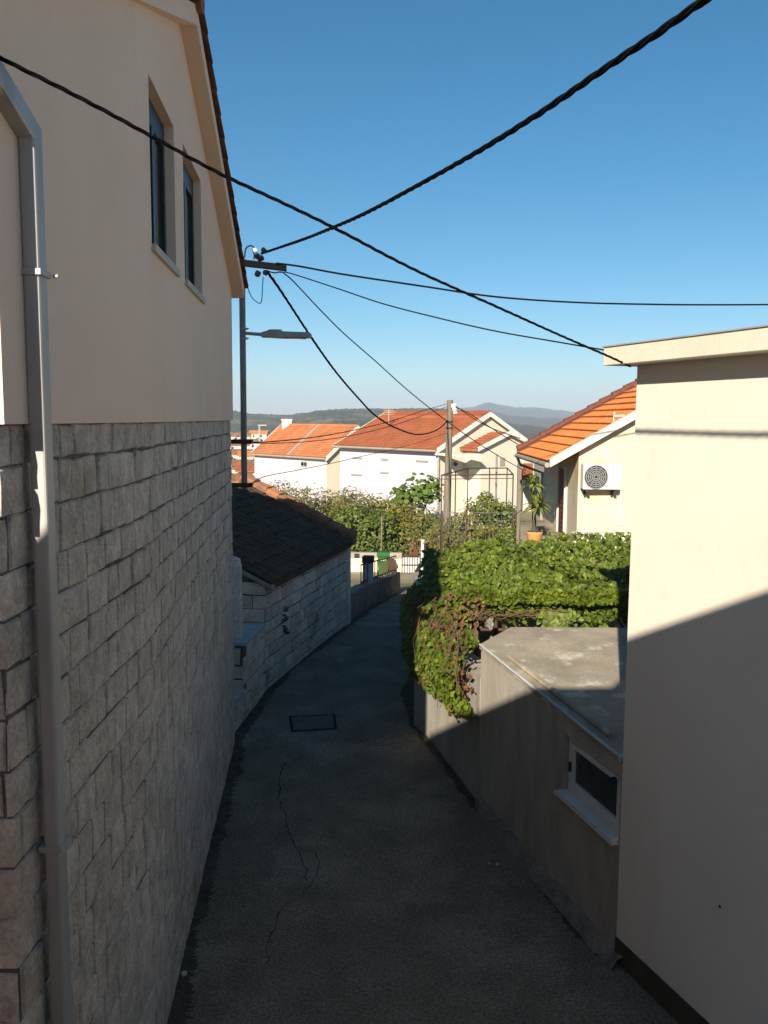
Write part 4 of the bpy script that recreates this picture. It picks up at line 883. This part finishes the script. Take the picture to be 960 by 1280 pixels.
a = MB(); a.tube([(aq.x+acw/2+.0, aq.y+.18, aq.z-.2), (aq.x+acw/2+.06, aq.y+.19, aq.z-.4), (aq.x+acw/2+.05, aq.y+.20, aq.z-1.0)], .016, 6); a.build('hose', m_white, ac)
# outbuilding with small red roof + post between
ob = thing('outbuilding', 'narrow outbuilding with a tiny red tiled roof left of the bungalow', 'outbuilding', P(657, 660, 24.2))
a = MB(); p0, p1 = P(653, 660, 24.2), P(664, 660, 24.2); zt5 = P(657, 596, 24.2).z; a.box(((p0.x+p1.x)/2+.1, 24.5, (zt5+1.9)/2), (p1.x-p0.x+.2, .6, zt5-1.9)); a.build('wall', m_wallC, ob)
a = MB(); r_ = [P(651.5, 597, 24.05), P(666, 597, 24.05), P(666, 580, 24.8), P(654, 580, 24.8)]; tiles(a, *r_, 4, 3, .03, .03); a.hexa([p-ZU*.06 for p in r_]+[p-ZU*.005 for p in r_]); a.build('roof', m_tileR, ob)
a = MB(); p0 = P(648.5, 640, 24.0); a.box((p0.x, 24.0, (P(648, 579, 24).z+.4)/2), (.12, .12, P(648, 579, 24).z-.4)); tag(a.build('timber_post', m_pole2, loc=(p0.x, 24, .4), bevel=.01), 'thick grey-brown timber post between garden frame and bungalow', 'post')
# pot and yucca
pq = P(668, 668, 17.9); pq.z = 2.05; pt = thing('plant_pot', 'orange terracotta pot holding the yucca beside the bungalow', 'plant pot', (pq.x, 17.9, pq.z))
a = MB(); a.tube([(pq.x, 17.9, pq.z-.02), (pq.x, 17.9, pq.z+.06), (pq.x, 17.9, pq.z+.17), (pq.x, 17.9, pq.z+.2), (pq.x, 17.9, pq.z+.235)], [.10, .14, .165, .175, .175], 20); a.build('pot', m_terra, pt, smooth=True)
a = MB(); a.tube([(pq.x, 17.9, pq.z+.225), (pq.x, 17.9, pq.z+.24)], .15, 16); a.build('soil', m_bark, pt)
yu = thing('yucca', 'spiky yucca with two leaf rosettes growing from the terracotta pot', 'plant', (pq.x, 17.9, pq.z+.24))
a = MB(); y1 = P(663, 600, 17.9).z; y2 = P(668, 632, 17.9).z
a.tube([(pq.x, 17.9, pq.z+.2), (pq.x-.03, 17.9, y2), (pq.x-.07, 17.9, y1-.1)], [.05, .04, .03], 8); a.build('stem', m_bark, yu)
a = MB()
for c_, n_, ln in ((V((pq.x-.07, 17.8, y1-.1)), 80, .36), (V((pq.x, 17.75, y2-.02)), 120, .46)):
    for _ in range(n_):
        g = R(0, 6.28); e_ = R(-.25, 1.4); d_ = V((math.cos(g)*math.cos(e_), math.sin(g)*math.cos(e_), math.sin(e_))); sd_ = d_.cross(ZU).normalized()*.022; l_ = ln*R(.7, 1.1); dn = V((0, 0, -.08*l_/.3))
        a.add([c_-sd_*.7, c_+sd_*.7, c_+d_*l_*.6+sd_, c_+d_*l_*.6-sd_, c_+d_*l_+dn], [(0, 1, 2, 3), (3, 2, 4)])
a.build('leaves', m_yucca, yu)
# ------------------------------------------------------------------ garden frame (bare metal pergola)
gf = thing('metal_trellis', 'bare rusty metal trellis frame standing among bushes before the lilac house', 'garden frame', P(597, 692, 27))
zf = P(597, 594, 26.6).z; zbk = zf
def gp(u, v): return PZ(u, v, zf)
c00, c10 = P(552, 594, 26.6), P(641.5, 593, 26.6); c01, c11 = PZ(585, 585.5, zf+.0), PZ(634, 585, zf)
zg = .40
a = MB()
for p0, p1 in ((c00, c10), (c01, c11), (c00, c01), (c10, c11)): a.tube([p0, p1], .021, 8)
a.tube([c00-ZU*.12, c10-ZU*.12], .013, 6)
a.build('top_rail', m_iron, gf)
for p in (c00, c10, c01, c11, lerp(c00, c01, .5), lerp(c01, c11, .55)):
    a = MB(); a.tube([p, V((p.x, p.y, zg))], .02, 8); a.build('post', m_iron, gf)
a = MB(); q = P(621, 568, 31); a.tube([q, V((q.x, q.y, .4))], .035, 8)
tag(a.build('thin_pole', m_steel, loc=(q.x, q.y, .4)), 'thin dark pole standing behind the garden frame against the gable wall', 'pole')
# wire fence
fn = thing('wire_fence', 'thin wire mesh fence strung across the garden frame above the vine', 'fence', P(600, 692, 25.6))
a = MB(); p0, p1 = P(553, 650, 25.6), P(642, 650, 25.6); zt6 = P(600, 641, 25.6).z
for k in range(7): z_ = lerp(.45, zt6, k/6); a.tube([(p0.x, 25.6, z_), (p1.x, 25.6, z_)], .0025 if k < 6 else .006, 4)
for k in range(19): x = lerp(p0.x, p1.x, k/18); a.tube([(x, 25.6, .42), (x, 25.6, zt6)], .0022, 4)
a.build('mesh', m_steel, fn)
for k in range(4):
    a = MB(); x = lerp(p0.x, p1.x, k/3); a.tube([(x, 25.62, .4), (x, 25.62, zt6+.05)], .02, 6); a.build('post', m_iron, fn)
# ------------------------------------------------------------------ house 2 (lilac white, red roof)
def gable_house(K, dir_, perp, L_, Wd, ez, rise_, gz, nm, label, wl_m, wg_m, tm, rows, cols, ovh=.35, loc=None, group=None, rl=None):
    """K near eave corner; dir_ along the eave; perp across the gable"""
    h = thing(nm, label, 'house', (K+dir_*L_/2+perp*Wd/2).to_3d()*1 if 0 else V((K.x, K.y, gz)), group)
    def q(s, p, z_): return V((K.x, K.y, 0))+dir_*s+perp*p+ZU*z_
    half = Wd/2; a = MB()
    a.poly([q(0, 0, gz), q(L_, 0, gz), q(L_, 0, ez), q(0, 0, ez)], 0); a.poly([q(0, Wd, gz), q(L_, Wd, gz), q(L_, Wd, ez), q(0, Wd, ez)], 0)
    for s in (0, L_): a.poly([q(s, 0, gz), q(s, Wd, gz), q(s, Wd, ez), q(s, half, ez+rise_), q(s, 0, ez)], 1)
    a.build('wall', [wl_m, wg_m], h)
    a = MB(); sp_ = rise_/half
    for p0, p1 in ((-ovh, half), (Wd+ovh, half)):
        z0 = ez-ovh*sp_; r_ = [q(-.25, p0, z0+.10), q(L_+.25, p0, z0+.10), q(L_+.25, p1, ez+rise_+.10), q(-.25, p1, ez+rise_+.10)]
        tiles(a, *r_, rows, cols, .045, .04, per=3); a.hexa([x-ZU*.10 for x in r_]+[x-ZU*.004 for x in r_])
    a.tube([q(-.25, half, ez+rise_+.12), q(L_+.25, half, ez+rise_+.12)], .12, 8)
    ro_ = a.build('roof', tm, h)
    for s in (-.27, L_+.13):
        for p0 in (-ovh, Wd+ovh):
            a = MB(); z0 = ez-ovh*sp_; A, B = q(s, p0, z0), q(s, half, ez+rise_); a.hexa([A-ZU*.12, A+dir_*.14-ZU*.12, B+dir_*.14-ZU*.12, B-ZU*.12, A+ZU*.16, A+dir_*.14+ZU*.16, B+dir_*.14+ZU*.16, B+ZU*.16]); a.build('verge', m_white, ro_)
    for p0 in (-ovh-.06, Wd+ovh+.06): a = MB(); a.tube([q(-.2, p0, ez-ovh*sp_+.02), q(L_+.2, p0, ez-ovh*sp_+.02)], .07, 8); a.build('gutter', m_cop, ro_)
    return h, q
K2 = P(548, 563, 50); L2p = PZ(425, 557.5, K2.z); d2 = V((L2p.x-K2.x, L2p.y-K2.y, 0)); L2 = d2.length; d2.normalize(); p2 = V((d2.y, -d2.x, 0))
h2, q2 = gable_house(K2, d2, p2, L2, 8.2, K2.z+.12, 1.98, -2.4, 'house', 'long white house with red tiled roof, gable and entrance canopy behind the orchard', m_wallW, m_wallC, m_tileR, 22, 40)
# raised rear roof
a = MB(); zz_ = K2.z+.12+1.98
r_ = [q2(-.2, 3.35, zz_-.06), q2(L2*.86, 3.35, zz_-.06), q2(L2*.86, 4.3, zz_+.20), q2(-.2, 4.3, zz_+.20)]
tiles(a, *r_, 3, 40, .06, .05, per=3); a.hexa([x-ZU*.2 for x in r_]+[x-ZU*.004 for x in r_]); a.build('ridge_roof', m_tileR, h2)
# slit grilles on the long wall
def wallpt(u, v): 
    p = PL(u, v, (K2.x, K2.y), (K2.x+d2.x, K2.y+d2.y)); return (V((p.x, p.y, 0))-V((K2.x, K2.y, 0))).dot(d2), p.z
for u, v, hw in ((447, 571.5, 6), (481, 573.5, 4.5), (528, 575.5, 7.5), (446, 592.5, 6.5), (481, 590, 5)):
    s0, z0 = wallpt(u-hw, v); s1, z1 = wallpt(u+hw, v+.4); a = MB()
    a.fbox((K2.x, K2.y, 0), d2, p2, ZU, (min(s0, s1), max(s0, s1)), (-.06, .02), (z0-.07, z0+.03)); a.build('wall_slit', m_cop, h2)
# gable: entrance lean-to, canopy, door, lamp, drainpipe
def gpt(u, v, off=0):
    o_ = V((K2.x, K2.y, 0))-d2*off; p = PL(u, v, (o_.x, o_.y), (o_.x+p2.x, o_.y+p2.y)); return (V((p.x, p.y, 0))-o_).dot(p2), p.z
pr_, zpr = gpt(618, 562, 1.6); pl_, zpl = gpt(592, 562, 1.6); pa_, za_ = gpt(640, 541, 0)
pw0, zw0 = gpt(612, 566, 1.3); 
a = MB(); ex = 1.25
xa, za = gpt(594, 561, ex); xb, zb2 = gpt(634, 541, ex); xc, zc = gpt(668, 563, ex)
a.poly([q2(-ex, xa+.5, -2.4), q2(-ex, xc, -2.4), q2(-ex, xc, za), q2(-ex, xb, zb2-.05), q2(-ex, xa+.5, za+.15)]); 
a.poly([q2(-ex, xa+.5, -2.4), q2(0, xa+.5, -2.4), q2(0, xa+.5, za+.15), q2(-ex, xa+.5, za+.15)])
a.build('entrance_wall', m_wallC, h2)
a = MB(); r_ = [q2(-ex-.25, xa, za), q2(.05, xa, za), q2(.05, xb, zb2+.02), q2(-ex-.25, xb, zb2+.02)]; tiles(a, *r_, 7, 5, .05, .04); a.hexa([x-ZU*.14 for x in r_]+[x-ZU*.004 for x in r_])
r_ = [q2(-ex-.25, xc+.3, za), q2(.05, xc+.3, za), q2(.05, xb, zb2+.02), q2(-ex-.25, xb, zb2+.02)]; tiles(a, *r_, 7, 5, .05, .04); a.hexa([x-ZU*.14 for x in r_]+[x-ZU*.004 for x in r_]); er = a.build('entrance_roof', m_tileR, h2)
a = MB(); 
for A, B in ((q2(-ex-.28, xa, za), q2(-ex-.28, xb, zb2+.02)), (q2(-ex-.28, xc+.3, za), q2(-ex-.28, xb, zb2+.02))): a.hexa([A-ZU*.15, A+d2*.1-ZU*.15, B+d2*.1-ZU*.15, B-ZU*.15, A+ZU*.09, A+d2*.1+ZU*.09, B+d2*.1+ZU*.09, B+ZU*.09]); a.build('verge', m_white, er); a = MB()
s0, z0 = gpt(577, 568, ex+1.0); s1, _ = gpt(603, 568, ex+1.0)
a = MB(); a.hexa([q2(-ex-1.0, s0, z0-.12), q2(-ex-1.0, s1, z0-.12), q2(-ex+.3, s1+.25, z0-.12), q2(.0, s0+.1, z0-.12), q2(-ex-1.0, s0, z0), q2(-ex-1.0, s1, z0), q2(-ex+.3, s1+.25, z0), q2(0, s0+.1, z0)]); 
a.build('canopy', m_cornice, h2)
s0, z0 = gpt(578, 640, .03); s1, z1 = gpt(590, 578, .03); a = MB(); a.fbox((K2.x, K2.y, 0), p2, -d2, ZU, (s0, s1), (0, .04), (-1.9, z1)); dd = a.build('door', m_sill, h2)
a = MB(); s_, z_ = gpt(569.5, 580, .05); a.tube([q2(-.02, s_, z_), q2(-.14, s_, z_)], [.14, .09], 10); a.build('wall_lamp', m_frameD, h2)
s0, z0 = gpt(625, 572, ex+.03); s1, z1 = gpt(631, 582, ex+.03); a = MB(); a.fbox((K2.x, K2.y, 0), p2, -d2, ZU, (s0, s1), (ex, ex+.05), (z1, z0)); a.build('window', m_cop, h2)
a = MB(); a.tube([q2(-.1, -.1, K2.z), q2(-.1, -.08, K2.z-.3), q2(-.1, -.08, -2.3)], .06, 8); a.build('drainpipe', m_cop, h2)
# aerial on its roof
q = P(486, 516, 56); a = MB(); a.tube([(q.x, 56, P(486, 523, 56).z-.3), (q.x, 56, P(486, 509, 56).z)], .03, 6)
for k in range(4): a.tube([(q.x-.35, 56, P(486, 511, 56).z-.12*k), (q.x+.35, 56, P(486, 511, 56).z-.12*k)], .015, 5)
a.build('aerial', m_galv, h2)
# ------------------------------------------------------------------ house 1
K1 = P(408, 573, 60); L1p = PZ(318, 567.5, K1.z); d1 = V((L1p.x-K1.x, L1p.y-K1.y, 0)); L1 = d1.length; d1.normalize(); p1_ = V((d1.y, -d1.x, 0))
s_r, z_r = (lambda p: ((V((p.x, p.y, 0))-V((K1.x, K1.y, 0))).dot(p1_), p.z))(PL(445, 532, (K1.x, K1.y), (K1.x+p1_.x, K1.y+p1_.y)))
h1, q1_ = gable_house(K1, d1, p1_, L1, 2*s_r, K1.z+.1, z_r-K1.z-.25, -2.4, 'house', 'small white house whose bright orange roof is split by a pale strip', m_wallW, m_wallC, m_tileP, 18, 30, ovh=.2)
a = MB(); sA = L1*.46; ez1 = K1.z+.1; rs1 = z_r-K1.z-.25; A, B = q1_(sA, -.2, ez1-.2*rs1/s_r), q1_(sA, s_r, ez1+rs1)
a.hexa([A+ZU*.1, A+d1*.25+ZU*.1, B+d1*.25+ZU*.1, B+ZU*.1, A+ZU*.24, A+d1*.25+ZU*.24, B+d1*.25+ZU*.24, B+ZU*.24]); a.build('roof_strip', m_cop, h1)
c = P(359, 528.5, 68); a = MB(); a.box((c.x, c.y, c.z-.3), (.75, .6, 1.0)); a.box((c.x, c.y, c.z+.24), (.9, .75, .1)); a.build('chimney', m_white, h1, bevel=.02)
def w1(u, v): 
    p = PL(u, v, (K1.x, K1.y), (K1.x+d1.x, K1.y+d1.y)); return (V((p.x, p.y, 0))-V((K1.x, K1.y, 0))).dot(d1), p.z
s0, z0 = w1(384.5, 583.5); s1, z1 = w1(376, 576.5); a = MB(); a.fbox((K1.x, K1.y, 0), d1, -p1_, ZU, (s0, s1), (.0, .03), (z0, z1)); wf = a.build('window', m_cop, h1)
a = MB(); a.fbox((K1.x, K1.y, 0), d1, -p1_, ZU, (s0+.12, (s0+s1)/2-.04), (.03, .04), (z0+.07, z1-.07)); a.fbox((K1.x, K1.y, 0), d1, -p1_, ZU, ((s0+s1)/2+.04, s1-.08), (.03, .04), (z0+.07, z1-.07)); a.build('pane', m_dark, wf)
# ------------------------------------------------------------------ town
TGp = 'small houses of the far town'
def thouse(u, v, Y, wd, hh, rot, wm, tm, label):
    p = P(u, v, Y); g = p.z-hh; D = V((math.cos(rot), math.sin(rot), 0)); Pp = V((-D.y, D.x, 0)); K = p-D*wd/2
    h = thing('town_house', label, 'house', (p.x, p.y, g), TGp)
    def q(s, t_, z_): return V((K.x, K.y, 0))+D*s+Pp*t_+ZU*z_
    dp_ = wd*.7; rs = dp_*.24; a = MB()
    a.poly([q(0, 0, g-6), q(wd, 0, g-6), q(wd, 0, p.z), q(0, 0, p.z)]); a.poly([q(0, dp_, g-6), q(wd, dp_, g-6), q(wd, dp_, p.z), q(0, dp_, p.z)])
    for s in (0, wd): a.poly([q(s, 0, g-6), q(s, dp_, g-6), q(s, dp_, p.z), q(s, dp_/2, p.z+rs), q(s, 0, p.z)])
    a.build('wall', wm, h); a = MB()
    for t0, t1 in ((-.4, dp_/2), (dp_+.4, dp_/2)):
        r_ = [q(-.4, t0, p.z-.15), q(wd+.4, t0, p.z-.15), q(wd+.4, t1, p.z+rs), q(-.4, t1, p.z+rs)]; tiles(a, *r_, 8, max(6, int(wd)), .1, .08, per=2); a.hexa([x-ZU*.2 for x in r_]+r_)
    a.build('roof', tm, h)
    for k in range(2):
        a = MB(); s = wd*(.28+.42*k); a.fbox((K.x, K.y, 0), D, Pp, ZU, (s-.5, s+.5), (-.03, .05), (p.z-2.2, p.z-.8)); a.build('window', m_dark, h)
T = [(297, 556, 330, 9, 4, .2, m_wallC, m_tileB, 'far pale house with brown roof between house corner and steel pole, second row'),
     (311, 553, 380, 9, 4, -.2, m_wallW, m_tileB, 'far white house with brown roof right of the steel pole, upper row'),
     (296, 567, 240, 7, 4, -.15, m_wallC, m_tileB, 'far cream house with brownish roof left of the steel pole, middle row'),
     (313, 569, 230, 6, 4, .1, m_wall3, m_tileO, 'far cream house with orange roof touching the white house, middle row'),
     (295, 583, 140, 6, 4, .12, m_wallC, m_tileB, 'far house with dull red roof left of the steel pole, lower row'),
     (313, 587, 120, 3.4, 4, .1, m_limew, m_tileR, 'far house with red roof right of the steel pole, lower row'),
     (300, 545, 480, 11, 4, .1, m_wallC, m_tileB, 'far tiny house at the foot of the wooded hill, left of the pole'),
     (322, 542, 520, 11, 4, -.1, m_wallC, m_tileO, 'far tiny house on the hillside below the chimney, right of the pole'),
     (292, 599, 90, 3, 3, .1, m_limew, m_tileB, 'far low building just above the shed ridge, left of the pole')]
for x in T: thouse(*x)
q = P(324.5, 550, 120); a = MB(); a.tube([(q.x, 120, G(120)), (q.x, 120, P(324.5, 531, 120).z)], .12, 6); a.box((q.x+.4, 120, P(324.5, 531.5, 120).z), (1.2, .1, .12))
tag(a.build('mast', m_galv, loc=(q.x, 120, G(120))), 'thin pale mast standing left of the orange roof, above the town', 'mast')
for i, (u, v, Y, r_) in enumerate(((290, 549, 400, 5), (306, 546, 420, 5), (318, 549, 410, 5), (303, 577, 170, 1.6), (308, 597, 88, 1.2), (290, 574, 190, 1.8))):
    top = P(u, v, Y); g = top.z-r_*2; tree('town_tree', ['rounded tree left of the pole below the wooded hill', 'rounded tree behind the steel pole among far houses', 'rounded tree right of the pole among far houses', 'small tree between the middle and lower rows of far houses', 'small tree just above the shed ridge beside the pole', 'small tree beside the tall house edge among far houses'][i], 'tree', (top.x, Y, g), r_*2, r_, r_, r_*.8, m_citrus, 500, r_*.28, 70+i, 'trees of the far town', cl=14)
# ------------------------------------------------------------------ the photographer's own house (behind the camera, casts the big shadow)
ph = thing('house', 'plastered house behind the viewpoint whose roof shades the lane', 'house', (0, -4, 0))
prof = [(-6.5, 6.15), (-2.8, 6.25), (-2.6, 6.44), (-1.58, 6.48), (-.8, 6.53), (-.05, 6.55), (.02, 6.66), (.92, 6.66), (2.6, 6.68)]
a = MB(); a.prism([(x, -.8, 0) for x in ()] or [(-6.5, -.8, 0), (2.6, -.8, 0)]+[(x, -.8, z-.25) for x, z in prof[::-1]], (0, -7, 0)); a.build('wall', m_plasterL, ph)
a = MB()
for (x0, z0), (x1, z1) in zip(prof, prof[1:]): a.hexa([(x0, -.8, z0-.24), (x1, -.8, z1-.24), (x1, -8, z1-.24), (x0, -8, z0-.24), (x0, -.8, z0), (x1, -.8, z1), (x1, -8, z1), (x0, -8, z0)])
a.build('roof', m_tileB, ph)
